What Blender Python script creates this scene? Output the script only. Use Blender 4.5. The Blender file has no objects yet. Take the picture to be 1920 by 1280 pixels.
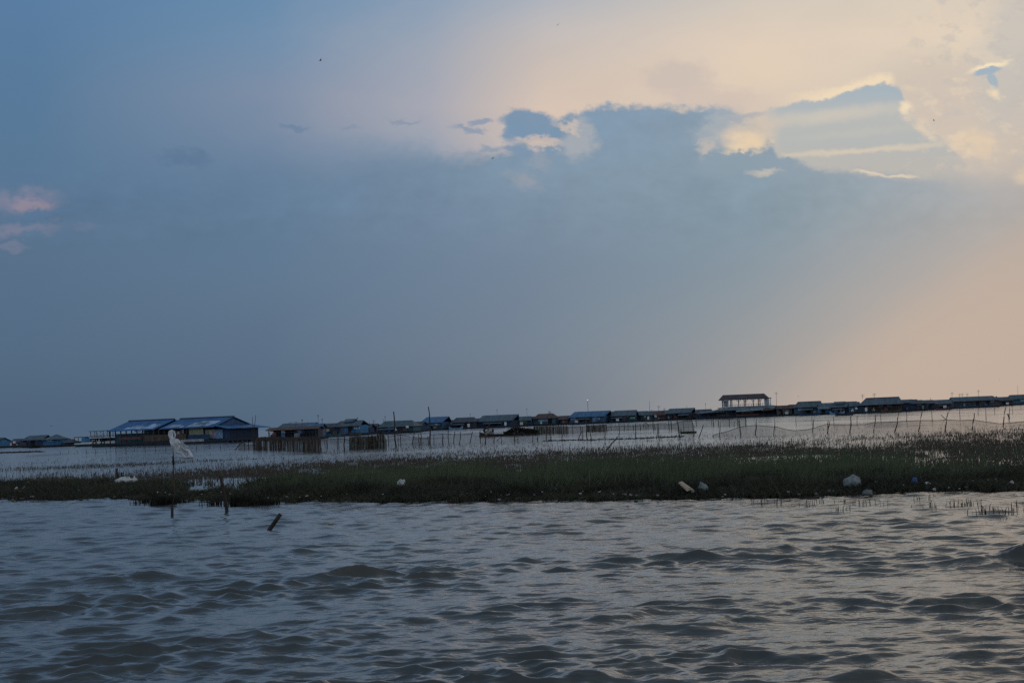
import bpy, math, random
import numpy as np
from mathutils import Vector, Matrix

random.seed(7)
RNG = np.random.default_rng(11)
S = bpy.context.scene
COL = S.collection
R = math.radians

# ------------------------------------------------------------------ camera frame
CAM_H, FOC = 1.8, 3000.0            # eye height over the water (m), focal length in photo pixels (1920 wide)
ROLL, PITCH = R(2.3), math.atan(147.0 / FOC)
FWD = Vector((0, math.cos(PITCH), math.sin(PITCH)))
UP0 = Vector((0, -math.sin(PITCH), math.cos(PITCH)))
RX0 = Vector((1, 0, 0))
RIGHT = RX0 * math.cos(ROLL) - UP0 * math.sin(ROLL)
UP = RX0 * math.sin(ROLL) + UP0 * math.cos(ROLL)
EYE = Vector((0, 0, CAM_H))


def ray(px, py):
    return FWD * FOC + RIGHT * (px - 960) + UP * (640 - py)


def ground(px, py, z=0.0):
    d = ray(px, py)
    return EYE + d * ((z - CAM_H) / d.z)


def at_dist(px, py, y):
    d = ray(px, py)
    return EYE + d * (y / d.y)


def hor(px):
    return 787 - 0.0402 * (px - 960)


cam = bpy.data.cameras.new('camera')
co = bpy.data.objects.new('camera', cam)
COL.objects.link(co)
cam.sensor_width = 36
cam.lens = 36 * FOC / 1920
cam.clip_start = 0.1
cam.clip_end = 20000
m3 = Matrix((RIGHT, UP, -FWD)).transposed()
co.matrix_world = Matrix.Translation(EYE) @ m3.to_4x4()
S.camera = co

S.view_settings.view_transform = 'Standard'
S.view_settings.look = 'None'
S.view_settings.exposure = 0
S.view_settings.gamma = 1
S.cycles.use_denoising = False
S.cycles.max_bounces = 6
S.cycles.diffuse_bounces = 2
S.cycles.glossy_bounces = 3
S.cycles.transparent_max_bounces = 10


# ------------------------------------------------------------------ tags, objects
def tag(o, label=None, cat=None, group=None, kind=None):
    if label: o['label'] = label
    if cat: o['category'] = cat
    if group: o['group'] = group
    if kind: o['kind'] = kind
    return o


def empty(name, loc, label, cat, rz=0.0, group=None):
    o = bpy.data.objects.new(name, None)
    COL.objects.link(o)
    o.location = loc
    o.rotation_euler = (0, 0, rz)
    o.empty_display_size = 0.2
    return tag(o, label, cat, group)


class MB:
    def __init__(self):
        self.v, self.f = [], []

    def add(self, vs, fs):
        n = len(self.v)
        self.v += [tuple(p) for p in vs]
        self.f += [tuple(i + n for i in f) for f in fs]
        return self

    def box(self, x0, x1, y0, y1, z0, z1):
        vs = [(x, y, z) for z in (z0, z1) for y in (y0, y1) for x in (x0, x1)]
        return self.add(vs, [(0, 2, 3, 1), (4, 5, 7, 6), (0, 1, 5, 4), (2, 6, 7, 3), (0, 4, 6, 2), (1, 3, 7, 5)])

    def tube(self, pts, rad, n=6):
        pts = [Vector(p) for p in pts]
        if not isinstance(rad, (list, tuple)): rad = [rad] * len(pts)
        vs = []
        for i, p in enumerate(pts):
            t = (pts[min(i + 1, len(pts) - 1)] - pts[max(i - 1, 0)]).normalized()
            a = t.orthogonal().normalized() if abs(t.z) > 0.98 else t.cross(Vector((0, 0, 1))).normalized()
            b = t.cross(a)
            vs += [p + (a * math.cos(2 * math.pi * k / n) + b * math.sin(2 * math.pi * k / n)) * rad[i] for k in range(n)]
        fs = [(i * n + k, i * n + (k + 1) % n, (i + 1) * n + (k + 1) % n, (i + 1) * n + k) for i in range(len(pts) - 1) for k in range(n)]
        fs += [tuple(range(n - 1, -1, -1)), tuple((len(pts) - 1) * n + k for k in range(n))]
        return self.add(vs, fs)

    def slab(self, quad, th):
        """a sheet with thickness th below its four corners"""
        q = [Vector(p) for p in quad]
        nrm = (q[1] - q[0]).cross(q[-1] - q[0]).normalized()
        if nrm.z < 0: nrm = -nrm
        lo = [p - nrm * th for p in q]
        n = len(q)
        return self.add(q + lo, [tuple(range(n)), tuple(range(2 * n - 1, n - 1, -1))] + [(i, i + n, (i + 1) % n + n, (i + 1) % n) for i in range(n)])

    def build(self, name, mat, parent=None, smooth=False):
        me = bpy.data.meshes.new(name)
        me.from_pydata(self.v, [], self.f)
        me.validate()
        if smooth: me.polygons.foreach_set('use_smooth', [True] * len(me.polygons))
        me.materials.append(mat)
        o = bpy.data.objects.new(name, me)
        COL.objects.link(o)
        if parent: o.parent = parent
        return o


def np_mesh(name, verts, faces, mat, smooth=False):
    """faces: (n,3) or (n,4) int array"""
    me = bpy.data.meshes.new(name)
    nv, nf, k = len(verts), len(faces), faces.shape[1]
    me.vertices.add(nv)
    me.vertices.foreach_set('co', verts.astype(np.float32).ravel())
    me.loops.add(nf * k)
    me.loops.foreach_set('vertex_index', faces.astype(np.int32).ravel())
    me.polygons.add(nf)
    me.polygons.foreach_set('loop_start', np.arange(0, nf * k, k, dtype=np.int32))
    me.polygons.foreach_set('loop_total', np.full(nf, k, dtype=np.int32))
    if smooth: me.polygons.foreach_set('use_smooth', np.ones(nf, dtype=bool))
    me.update(calc_edges=True)
    me.validate()
    me.materials.append(mat)
    o = bpy.data.objects.new(name, me)
    COL.objects.link(o)
    return o


# ------------------------------------------------------------------ node helper
def lin(c):
    return tuple(((x / 255) / 12.92 if x / 255 <= 0.04045 else ((x / 255 + 0.055) / 1.055) ** 2.4) for x in c)


class NT:
    def __init__(self, tree):
        self.t = tree

    def node(self, typ, **kw):
        n = self.t.nodes.new(typ)
        for k, v in kw.items(): setattr(n, k, v)
        return n

    def put(self, sock, v):
        if isinstance(v, bpy.types.NodeSocket): self.t.links.new(v, sock)
        elif isinstance(v, (tuple, list)) and len(v) == 3 and sock.type == 'RGBA': sock.default_value = (*v, 1)
        else: sock.default_value = v

    def m(self, op, *a):
        n = self.node('ShaderNodeMath', operation=op)
        for i, x in enumerate(a): self.put(n.inputs[i], x)
        return n.outputs[0]

    def add(self, a, b): return self.m('ADD', a, b)
    def sub(self, a, b): return self.m('SUBTRACT', a, b)
    def mul(self, a, b): return self.m('MULTIPLY', a, b)

    def lincomb(self, *terms):
        """sum of (socket, coef) and constants"""
        c = sum(t for t in terms if not isinstance(t, tuple))
        out = None
        for t in terms:
            if isinstance(t, tuple):
                x = self.mul(t[0], t[1])
                out = x if out is None else self.add(out, x)
        return self.add(out, c)

    def smooth(self, x, a, b, lo=0.0, hi=1.0):
        n = self.node('ShaderNodeMapRange', interpolation_type='SMOOTHSTEP')
        self.put(n.inputs[0], x)
        for i, v in enumerate((a, b, lo, hi)): self.put(n.inputs[1 + i], v)
        return n.outputs[0]

    def mix(self, f, a, b, blend='MIX'):
        n = self.node('ShaderNodeMix', data_type='RGBA', blend_type=blend)
        self.put(n.inputs[0], f)
        self.put(n.inputs[6], a)
        self.put(n.inputs[7], b)
        return n.outputs[2]

    def vec(self, x, y, z=0.0):
        n = self.node('ShaderNodeCombineXYZ')
        for i, v in enumerate((x, y, z)): self.put(n.inputs[i], v)
        return n.outputs[0]

    def noise(self, v, scale=1.0, detail=4.0, rough=0.55, dist=0.0):
        n = self.node('ShaderNodeTexNoise')
        if v is not None: self.put(n.inputs['Vector'], v)
        n.inputs['Scale'].default_value = scale
        n.inputs['Detail'].default_value = detail
        n.inputs['Roughness'].default_value = rough
        n.inputs['Distortion'].default_value = dist
        return n.outputs[0]

    def ramp(self, f, stops, interp='LINEAR'):
        n = self.node('ShaderNodeValToRGB')
        cr = n.color_ramp
        cr.interpolation = interp
        stops = sorted(stops)
        while len(cr.elements) < len(stops): cr.elements.new(0.5)
        for e, (p, c) in zip(cr.elements, stops):
            e.position = p
            e.color = (*c, 1)
        self.put(n.inputs[0], f)
        return n.outputs[0]

    def curve(self, x, x0, x1, y0, y1, pts):
        """piecewise curve y(x) through pts"""
        f = self.node('ShaderNodeMapRange')
        self.put(f.inputs[0], x)
        for i, v in enumerate((x0, x1, 0, 1)): f.inputs[1 + i].default_value = v
        n = self.node('ShaderNodeFloatCurve')
        c = n.mapping.curves[0]
        pts = sorted(((px - x0) / (x1 - x0), (py - y0) / (y1 - y0)) for px, py in pts)
        while len(c.points) < len(pts): c.points.new(0.5, 0.5)
        for q, (a, b) in zip(c.points, pts):
            q.location = (a, b)
            q.handle_type = 'AUTO_CLAMPED'
        n.mapping.update()
        self.put(n.inputs[1], f.outputs[0])
        return self.add(self.mul(n.outputs[0], y1 - y0), y0)


# ------------------------------------------------------------------ sky (world)
SUN_AZ, SUN_EL = R(14), R(12)
w = bpy.data.worlds.new('World')
S.world = w
w.use_nodes = True
w.cycles.sampling_method = 'MANUAL'
w.cycles.sample_map_resolution = 512
wt = w.node_tree
wt.nodes.clear()
N = NT(wt)
tc = N.node('ShaderNodeTexCoord')
sp = N.node('ShaderNodeSeparateXYZ')
wt.links.new(tc.outputs['Generated'], sp.inputs[0])
DX, DY, DZ = sp.outputs
az = N.m('ARCTAN2', DX, DY)
azc = N.m('MINIMUM', N.m('MAXIMUM', az, -1.45), 1.45)
el = N.m('ARCSINE', N.m('MINIMUM', N.m('MAXIMUM', DZ, 0.0), 0.9999))
az2 = N.mul(azc, azc)
U = N.mul(N.mul(azc, N.lincomb((az2, 1 / 3), 1.0)), 3000)
V = N.mul(N.mul(el, N.lincomb((az2, 0.5), 1.0)), 3000)
# the cloud layers lie along lines tilted a little to the horizon: a second, turned frame on the dome
cr_, sr_ = math.cos(ROLL), math.sin(ROLL)
P = N.lincomb((U, cr_), (V, -sr_), 960)
Q = N.lincomb((U, -sr_), (V, -cr_), 787)


def sky_columns(cols, q0=-4200, q1=900):
    """smooth field: each column is (P, [(Q, sRGB)...])"""
    f = N.node('ShaderNodeMapRange')
    N.put(f.inputs[0], Q)
    for i, v in enumerate((q0, q1, 0, 1)): f.inputs[1 + i].default_value = v
    out, prev = None, None
    for p, stops in cols:
        r = N.ramp(f.outputs[0], [((q - q0) / (q1 - q0), lin(c)) for q, c in stops])
        if out is None: out = r
        else:
            g = N.node('ShaderNodeMapRange')
            N.put(g.inputs[0], P)
            g.inputs[1].default_value, g.inputs[2].default_value = prev, p
            out = N.mix(g.outputs[0], out, r)
        prev = p
    return out


ZEN = (-4000, (126, 148, 166))
BACK = [ZEN, (-1500, (165, 176, 194)), (0, (170, 180, 198)), (780, (150, 160, 176))]
upper = sky_columns([
    (-5200, BACK),
    (-1700, [ZEN, (0, (80, 106, 136)), (700, (80, 104, 130))]),
    (50, [ZEN, (-1500, (78, 106, 130)), (-400, (74, 104, 138)), (0, (89, 125, 162)), (150, (88, 122, 155)), (300, (88, 120, 150)), (500, (87, 112, 138)), (770, (80, 103, 127))]),
    (500, [ZEN, (-1500, (84, 110, 130)), (-400, (82, 110, 140)), (0, (104, 139, 172)), (80, (112, 142, 172)), (180, (125, 142, 166)), (300, (113, 134, 160)), (370, (100, 126, 153)), (770, (82, 106, 130))]),
    (800, [ZEN, (-1500, (90, 114, 132)), (-400, (102, 120, 142)), (0, (136, 158, 182)), (100, (158, 166, 180)), (200, (166, 168, 180)), (290, (150, 160, 176)), (400, (120, 142, 166))]),
    (1020, [ZEN, (-1500, (92, 116, 132)), (-450, (104, 120, 138)), (0, (172, 178, 188)), (60, (192, 187, 186)), (150, (206, 191, 180)), (210, (216, 196, 180)), (300, (205, 188, 178))]),
    (1400, [ZEN, (-1500, (92, 116, 132)), (-450, (118, 128, 140)), (0, (206, 198, 187)), (80, (223, 205, 186)), (150, (225, 206, 184)), (210, (212, 196, 181)), (300, (215, 196, 176))]),
    (1850, [ZEN, (-1500, (94, 116, 132)), (-450, (124, 130, 140)), (0, (220, 206, 188)), (70, (225, 209, 188)), (140, (208, 198, 185)), (260, (207, 191, 175)), (330, (190, 184, 178)), (450, (172, 172, 172))]),
    (2700, [ZEN, (-1500, (90, 98, 110)), (-400, (140, 138, 138)), (0, (160, 158, 155)), (400, (150, 150, 152)), (780, (160, 150, 144))]),
    (5800, BACK),
])
bank = sky_columns([
    (-5200, [(0, (170, 180, 198)), (780, (150, 160, 176))]),
    (-1700, [(300, (82, 108, 138)), (790, (80, 103, 128))]),
    (50, [(300, (88, 119, 150)), (500, (87, 111, 137)), (620, (83, 108, 133)), (790, (78, 101, 125))]),
    (500, [(300, (98, 126, 155)), (400, (96, 122, 149)), (520, (94, 119, 144)), (620, (91, 113, 137)), (790, (82, 105, 128))]),
    (960, [(210, (120, 146, 172)), (320, (124, 146, 166)), (400, (118, 139, 160)), (500, (112, 131, 152)), (650, (111, 127, 145)), (790, (104, 119, 136))]),
    (1400, [(200, (140, 160, 177)), (320, (132, 153, 168)), (400, (129, 150, 164)), (500, (130, 147, 160)), (600, (134, 147, 156)), (780, (136, 142, 148))]),
    (1850, [(200, (170, 178, 183)), (340, (163, 171, 177)), (420, (160, 167, 171)), (600, (166, 168, 168)), (780, (170, 164, 158))]),
    (2700, [(200, (140, 146, 152)), (780, (150, 144, 142))]),
    (5800, [(0, (170, 180, 198)), (780, (150, 160, 176))]),
])


def nz(sx, sy, seed, detail=5.0, rough=0.6, dist=0.3):
    """noise, about -0.5 to 0.5, with features sx by sy (in the sky frame's units)"""
    n = N.node('ShaderNodeTexNoise', noise_dimensions='2D')
    N.put(n.inputs['Vector'], N.vec(N.lincomb((P, 1 / sx), seed * 7.3), N.lincomb((Q, 1 / sy), seed * 3.1), 0.0))
    n.inputs['Scale'].default_value = 1.0
    n.inputs['Detail'].default_value = detail
    n.inputs['Roughness'].default_value = rough
    return N.lincomb((n.outputs[0], 2.6), -1.3)


n_big = nz(190, 90, 1.3, 3)
n_mid = nz(52, 30, 4.1, 4)
n_fine = nz(17, 11, 9.7, 3)
nm2 = nz(44, 27, 33.0, 4)
warpP = N.lincomb((n_big, 26), (n_mid, 30), (n_fine, 9), 0.0)
warpQ = N.lincomb((nm2, 22), (n_fine, 6), (n_mid, -6), 0.0)
PW = N.add(P, warpP)


def vmath(op, a, b):
    n = N.node('ShaderNodeVectorMath', operation=op)
    N.put(n.inputs[0], a)
    if b is not None: N.put(n.inputs[1], b)
    return n


PQ = N.vec(P, Q, 0.0)
WV = N.vec(warpP, warpQ, 0.0)
WARPED = {}


def blob(cx, cy, rx, ry, ang=0.0, soft=0.5, warp=1.0):
    """soft-edged patch: 1 inside, 0 outside"""
    wq = min((0.25, 0.5, 0.8), key=lambda k: abs(k - warp))
    if wq not in WARPED:
        WARPED[wq] = vmath('ADD', PQ, vmath('MULTIPLY', WV, (wq, wq, wq)).outputs[0]).outputs[0]
    mp = N.node('ShaderNodeMapping', vector_type='TEXTURE')
    N.put(mp.inputs[0], WARPED[wq])
    mp.inputs['Location'].default_value = (cx, cy, 0)
    mp.inputs['Rotation'].default_value = (0, 0, R(ang))
    mp.inputs['Scale'].default_value = (rx, ry, 1)
    return N.smooth(vmath('LENGTH', mp.outputs[0], None).outputs['Value'], 1.0 + soft, max(0.0, 1.0 - soft))


def line(x0, y0, x1, y1, w0, soft, warp=0.3):
    """soft band along a straight segment"""
    L = math.hypot(x1 - x0, y1 - y0)
    return blob((x0 + x1) / 2, (y0 + y1) / 2, L / 2, w0, math.degrees(math.atan2(y1 - y0, x1 - x0)), soft, warp)


sky = upper


def paint(mask, rgb, amt=1.0):
    global sky
    sky = N.mix(N.mul(mask, amt) if amt != 1 else mask, sky, lin(rgb) if not isinstance(rgb, bpy.types.NodeSocket) else rgb)


# high thin cloud and the broad cumulus on the sunny side
paint(N.mul(N.smooth(n_big, -0.2, 0.5), N.smooth(P, 300, 900)), N.mix(0.25, sky, lin((190, 178, 172))), 0.35)
paint(blob(1268, 152, 58, 34, 0, 0.45, 0.7), (202, 188, 180), 0.8)
paint(blob(1345, 190, 70, 22, 0, 0.5, 0.8), (206, 190, 180), 0.7)
paint(blob(1790, 215, 150, 95, 20, 0.35, 0.8), (205, 192, 179), 0.75)
paint(blob(1900, 110, 60, 140, 10, 0.5, 0.6), (190, 188, 184), 0.6)
# light gap between the clouds
gu = N.sub(Q, N.curve(P, 1380, 1860, 100, 400, [(1380, 222), (1440, 207), (1500, 193), (1560, 184), (1610, 168), (1650, 158), (1675, 160), (1695, 184), (1700, 200), (1740, 240), (1790, 285), (1830, 330), (1860, 360)]))
gapm = N.mul(N.smooth(N.lincomb((gu, 1.0), (n_mid, 7), (n_fine, 5), 0.0), -3, 7), N.mul(N.smooth(P, 1400, 1470), N.smooth(PW, 1840, 1780)))
paint(gapm, N.ramp(N.smooth(Q, 150, 330), [(0, lin((163, 178, 188))), (0.4, lin((182, 184, 182))), (0.7, lin((178, 182, 181))), (1, lin((184, 181, 176)))]))
paint(line(1440, 232, 1700, 203, 11, 0.9, 0.2), (205, 197, 184), 0.75)
paint(line(1440, 296, 1800, 270, 5, 0.8, 0.2), (214, 200, 180), 0.8)
paint(line(1500, 262, 1720, 240, 7, 0.9, 0.25), (190, 188, 182), 0.6)
# sunlit rims
paint(N.mul(N.smooth(N.lincomb((gu, 1.0), (n_mid, 7), (n_fine, 5), 0.0), -22, -4), N.mul(N.smooth(N.lincomb((gu, 1.0), (n_mid, 7), (n_fine, 5), 0.0), 4, -3), N.mul(N.smooth(P, 1440, 1560), N.smooth(P, 1685, 1665)))), (243, 221, 187), 0.75)
paint(blob(1700, 205, 14, 9, 30, 0.7, 0.3), (242, 220, 188), 0.9)
paint(line(1715, 225, 1760, 262, 9, 0.8, 0.5), (222, 203, 180), 0.8)
rm = N.mul(N.smooth(PW, 1680, 1740), N.smooth(Q, 340, 290))
paint(N.mul(rm, N.smooth(n_mid, 0.0, 0.5)), (226, 208, 184), 0.5)
paint(N.mul(rm, N.smooth(nm2, 0.0, 0.5)), (192, 186, 180), 0.5)
paint(blob(1828, 272, 26, 22, 30, 0.9, 0.8), (230, 206, 176), 0.7)
paint(line(1822, 137, 1890, 121, 5, 0.7, 0.15), (250, 230, 192), 0.95)
paint(blob(1852, 137, 28, 7, -14, 0.3, 0.25), (160, 177, 190))
paint(blob(1862, 152, 9, 14, -25, 0.3, 0.3), (165, 180, 190))
paint(blob(1868, 178, 16, 9, 40, 0.8, 0.5), (245, 222, 186), 0.7)
paint(blob(1915, 335, 20, 12, 0, 0.8, 0.4), (240, 215, 180), 0.7)
# the storm bank: its upper edge
edge = N.curve(P, 400, 2000, 150, 450, [(400, 330), (520, 318), (600, 306), (650, 296), (720, 288), (800, 291), (860, 297), (910, 292), (960, 276), (1010, 250), (1045, 226), (1075, 213), (1110, 206), (1160, 202), (1220, 204), (1290, 208), (1340, 206), (1372, 214), (1400, 226), (1440, 262), (1462, 300), (1500, 312), (1545, 321), (1610, 326), (1680, 332), (1740, 338), (1820, 346), (1900, 352), (2000, 360)])
soft = N.curve(P, 400, 2000, 0, 120, [(400, 110), (620, 70), (760, 40), (870, 22), (1000, 13), (1060, 9), (1300, 10), (1400, 16), (1480, 12), (1700, 14), (1800, 34), (2000, 50)])
dE = N.lincomb((Q, 1.0), (edge, -1.0), (n_mid, 12), (n_fine, 6), (nm2, 6), 0.0)
bm = N.smooth(dE, N.mul(soft, -1.0), soft)
mott = N.lincomb((n_big, 0.08), (n_mid, 0.05), (nm2, 0.04), 1.0)
bankc = N.mix(1.0, bank, N.vec(mott, mott, mott), 'MULTIPLY')
bank_soft = N.mix(N.smooth(Q, 380, 520), bankc, bank)
paint(bm, bank_soft)
# broken puffs at its near end
paint(blob(986, 231, 50, 23, 4, 0.25, 0.55), (116, 145, 172), 0.95)
paint(blob(1000, 252, 58, 14, 8, 0.35, 0.7), (121, 148, 173), 0.9)
paint(blob(960, 252, 24, 18, 0, 0.4, 0.7), (120, 147, 173), 0.85)
paint(blob(896, 232, 22, 7, -8, 0.45, 0.6), (132, 150, 174), 0.8)
paint(blob(872, 246, 32, 5, 10, 0.5, 0.6), (134, 150, 172), 0.8)
paint(blob(912, 281, 20, 5, 5, 0.5, 0.6), (128, 149, 172), 0.7)
paint(blob(965, 284, 34, 6, 12, 0.5, 0.6), (124, 147, 172), 0.8)
paint(blob(757, 233, 22, 6, 5, 0.6, 0.7), (124, 142, 166), 0.55)
paint(blob(545, 242, 30, 4, 5, 0.6, 0.5), (100, 126, 156), 0.6)
paint(blob(655, 241, 18, 3, 0, 0.6, 0.5), (118, 136, 163), 0.4)
paint(blob(335, 298, 40, 12, 8, 0.7, 0.7), (84, 113, 144), 0.5)
# pale billows inside the bank
paint(blob(1085, 262, 32, 34, 20, 0.5, 1.0), (172, 174, 178), 0.75)
paint(blob(1062, 240, 24, 6, 10, 0.6, 0.8), (205, 190, 178), 0.7)
paint(blob(1012, 268, 40, 8, 8, 0.6, 0.9), (202, 186, 176), 0.8)
paint(blob(1005, 280, 14, 10, 0, 0.6, 0.9), (214, 194, 178), 0.7)
paint(blob(935, 262, 24, 8, 15, 0.7, 0.8), (192, 182, 180), 0.6)
paint(blob(985, 340, 26, 12, 30, 0.8, 1.0), (160, 160, 168), 0.55)
paint(blob(1015, 305, 20, 14, 20, 0.8, 1.0), (156, 160, 170), 0.45)
paint(blob(1350, 250, 50, 32, -10, 0.6, 1.0), (172, 176, 180), 0.7)
paint(blob(1400, 252, 52, 24, -12, 0.5, 0.8), (206, 192, 177), 0.85)
paint(blob(1397, 272, 34, 18, -15, 0.8, 0.8), (230, 206, 174), 0.9)
paint(blob(1318, 282, 12, 18, 20, 0.7, 0.8), (196, 186, 176), 0.7)
paint(blob(1395, 222, 34, 7, -8, 0.5, 0.6), (168, 172, 178), 0.7)
# ragged foot of the billows
foot = N.sub(Q, N.curve(P, 1250, 1560, 250, 350, [(1250, 286), (1320, 290), (1365, 293), (1390, 287), (1420, 290), (1450, 297), (1500, 303), (1530, 308), (1560, 316)]))
paint(N.mul(N.smooth(N.lincomb((foot, 1.0), (n_fine, 10), (n_mid, 6), 0.0), -3, 4), N.mul(N.smooth(P, 1270, 1330), N.mul(N.smooth(P, 1510, 1480), N.smooth(foot, 60, 22)))), N.mix(0.5, bank, lin((142, 158, 171))))
paint(blob(1432, 323, 24, 4, -4, 0.9, 0.5), (206, 194, 180), 0.65)
paint(line(1600, 321, 1660, 331, 3, 0.7, 0.25), (228, 208, 184), 0.75)
paint(line(1660, 332, 1712, 333, 2.5, 0.7, 0.25), (226, 208, 184), 0.8)
# rosy tear on the far left
paint(blob(22, 380, 60, 17, -6, 0.9, 0.8), (142, 136, 156), 0.56)
paint(blob(48, 384, 26, 10, 0, 0.7, 0.8), (162, 142, 152),0.45)
paint(blob(30, 432, 54, 11, -4, 0.9, 0.8), (138, 134, 154),0.52)
paint(blob(152, 428, 24, 6, 0, 0.9, 0.8), (118, 127, 152), 0.35)
paint(blob(10, 464, 30, 6, 0, 0.7, 0.7), (126, 128, 150), 0.5)
paint(blob(62, 403, 62, 6, -10, 0.4, 0.6), (88, 117, 148), 0.85)
paint(blob(58, 441, 22, 4, 0, 0.5, 0.5), (90, 118, 146), 0.7)
# warm light under the bank, slanting down from the sun
rd = N.lincomb((Q, 1.0), (P, 0.46), (n_big, 18), -(615 + 0.46 * 1500))
paint(N.mul(N.smooth(rd, -250, 250), N.mul(N.smooth(P, 980, 1900), N.smooth(P, 3400, 2300))), (188, 170, 157))
rd2 = N.lincomb((Q, 1.0), (P, 0.62), -(560 + 0.62 * 1700))
paint(N.mul(N.smooth(rd2, -40, 60), N.mul(N.smooth(rd2, 260, 110), N.mul(N.smooth(P, 1300, 1700), N.smooth(P, 3000, 2100)))), (196, 175, 158), 0.35)
# low mist near the horizon
paint(N.mul(N.smooth(Q, 640, 800), N.smooth(P, 1300, 900)), N.mix(0.12, sky, lin((60, 74, 92))))

bg_c = N.node('ShaderNodeBackground')
N.put(bg_c.inputs[0], sky)
bg_c.inputs[1].default_value = 1.0
nish = N.node('ShaderNodeTexSky', sky_type='NISHITA')
nish.sun_disc = False
nish.sun_elevation = SUN_EL
nish.sun_rotation = SUN_AZ
bg_n = N.node('ShaderNodeBackground')
N.put(bg_n.inputs[0], nish.outputs[0])
bg_n.inputs[1].default_value = 0.05
mixs = N.node('ShaderNodeMixShader')
mixs.inputs[0].default_value = 0.992            # cloud cover over the clear sky
wt.links.new(bg_n.outputs[0], mixs.inputs[1])
wt.links.new(bg_c.outputs[0], mixs.inputs[2])
wo = N.node('ShaderNodeOutputWorld')
wt.links.new(mixs.outputs[0], wo.inputs[0])

sl = bpy.data.lights.new('sun', 'SUN')
sl.energy = 0.05                   # the sun is behind the storm bank: a wide weak glow
sl.angle = R(90)
sl.color = (1.0, 0.86, 0.7)
so = bpy.data.objects.new('sun', sl)
COL.objects.link(so)
sdir = Vector((math.sin(SUN_AZ) * math.cos(SUN_EL), math.cos(SUN_AZ) * math.cos(SUN_EL), math.sin(SUN_EL)))
so.rotation_euler = sdir.to_track_quat('Z', 'Y').to_euler()

# ------------------------------------------------------------------ materials
MATS = {}


def mat(name, rgb, rough=0.75, var=0.35, scale=3.0, spec=0.3, planks=None, bump=0.0, metallic=0.0):
    """procedural paint / wood / cloth: base colour broken by two noises (wear, dirt), optional plank or rib lines"""
    if name in MATS: return MATS[name]
    m = bpy.data.materials.new(name)
    m.use_nodes = True
    t = NT(m.node_tree)
    b = m.node_tree.nodes['Principled BSDF']
    tcx = t.node('ShaderNodeTexCoord')
    o = tcx.outputs['Object']
    n1 = t.noise(o, scale, 4, 0.6)
    n2 = t.noise(o, scale * 0.23, 3, 0.6)
    dark = tuple(c * (1 - var) for c in rgb)
    lite = tuple(min(1, c * (1 + var * 0.8) + 0.01 * var) for c in rgb)
    c = t.mix(t.smooth(n1, 0.3, 0.7), dark, lite)
    c = t.mix(t.smooth(n2, 0.52, 0.68, 0, 0.6), c, tuple(x * 0.5 + 0.02 for x in rgb))
    if planks:
        axis, width, amt = planks
        s = t.node('ShaderNodeSeparateXYZ')
        t.put(s.inputs[0], o)
        fr = t.m('FRACT', t.mul(s.outputs[axis], 1 / width))
        fl = t.m('FLOOR', t.mul(s.outputs[axis], 1 / width))
        wn = t.node('ShaderNodeTexWhiteNoise', noise_dimensions='1D')
        t.put(wn.inputs['W'], fl)
        c = t.mix(t.mul(wn.outputs[0], amt), c, tuple(x * 0.35 for x in rgb))
        c = t.mix(t.mul(t.smooth(fr, 0.12, 0.02), 0.7), c, tuple(x * 0.2 for x in rgb))
    t.put(b.inputs['Base Color'], c)
    b.inputs['Roughness'].default_value = rough
    b.inputs['Specular IOR Level'].default_value = spec
    b.inputs['Metallic'].default_value = metallic
    if bump:
        bn = t.node('ShaderNodeBump')
        bn.inputs['Strength'].default_value = bump
        t.put(bn.inputs['Height'], t.noise(o, scale * 4, 4, 0.6))
        t.put(b.inputs['Normal'], bn.outputs[0])
    MATS[name] = m
    return m


def net_mat(name, rgb, alpha):
    """fine netting: threads over gaps"""
    m = bpy.data.materials.new(name)
    m.use_nodes = True
    t = NT(m.node_tree)
    nt = m.node_tree
    b = nt.nodes['Principled BSDF']
    o = t.node('ShaderNodeTexCoord').outputs['Object']
    n1 = t.noise(o, 1.1, 4, 0.65)
    n2 = t.noise(o, 6.0, 3, 0.6)
    c = t.mix(n2, tuple(x * 0.55 for x in rgb), tuple(min(1, x * 1.5) for x in rgb))
    t.put(b.inputs['Base Color'], c)
    b.inputs['Roughness'].default_value = 0.9
    b.inputs['Specular IOR Level'].default_value = 0.1
    t.put(b.inputs['Alpha'], t.m('MINIMUM', t.lincomb((n1, alpha * 0.9), (n2, alpha * 0.5), alpha * 0.3), 1.0))
    return m


def cloth_mat(name, rgb, trans=0.35):
    m = bpy.data.materials.new(name)
    m.use_nodes = True
    t = NT(m.node_tree)
    nt = m.node_tree
    b = nt.nodes['Principled BSDF']
    o = t.node('ShaderNodeTexCoord').outputs['Object']
    n1 = t.noise(o, 9.0, 4, 0.6)
    c = t.mix(t.smooth(n1, 0.35, 0.7), tuple(x * 0.62 for x in rgb), rgb)
    t.put(b.inputs['Base Color'], c)
    b.inputs['Roughness'].default_value = 0.5
    tr = t.node('ShaderNodeBsdfTranslucent')
    t.put(tr.inputs[0], c)
    mx = t.node('ShaderNodeMixShader')
    mx.inputs[0].default_value = trans
    nt.links.new(b.outputs[0], mx.inputs[1])
    nt.links.new(tr.outputs[0], mx.inputs[2])
    nt.links.new(mx.outputs[0], nt.nodes['Material Output'].inputs[0])
    return m


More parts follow.
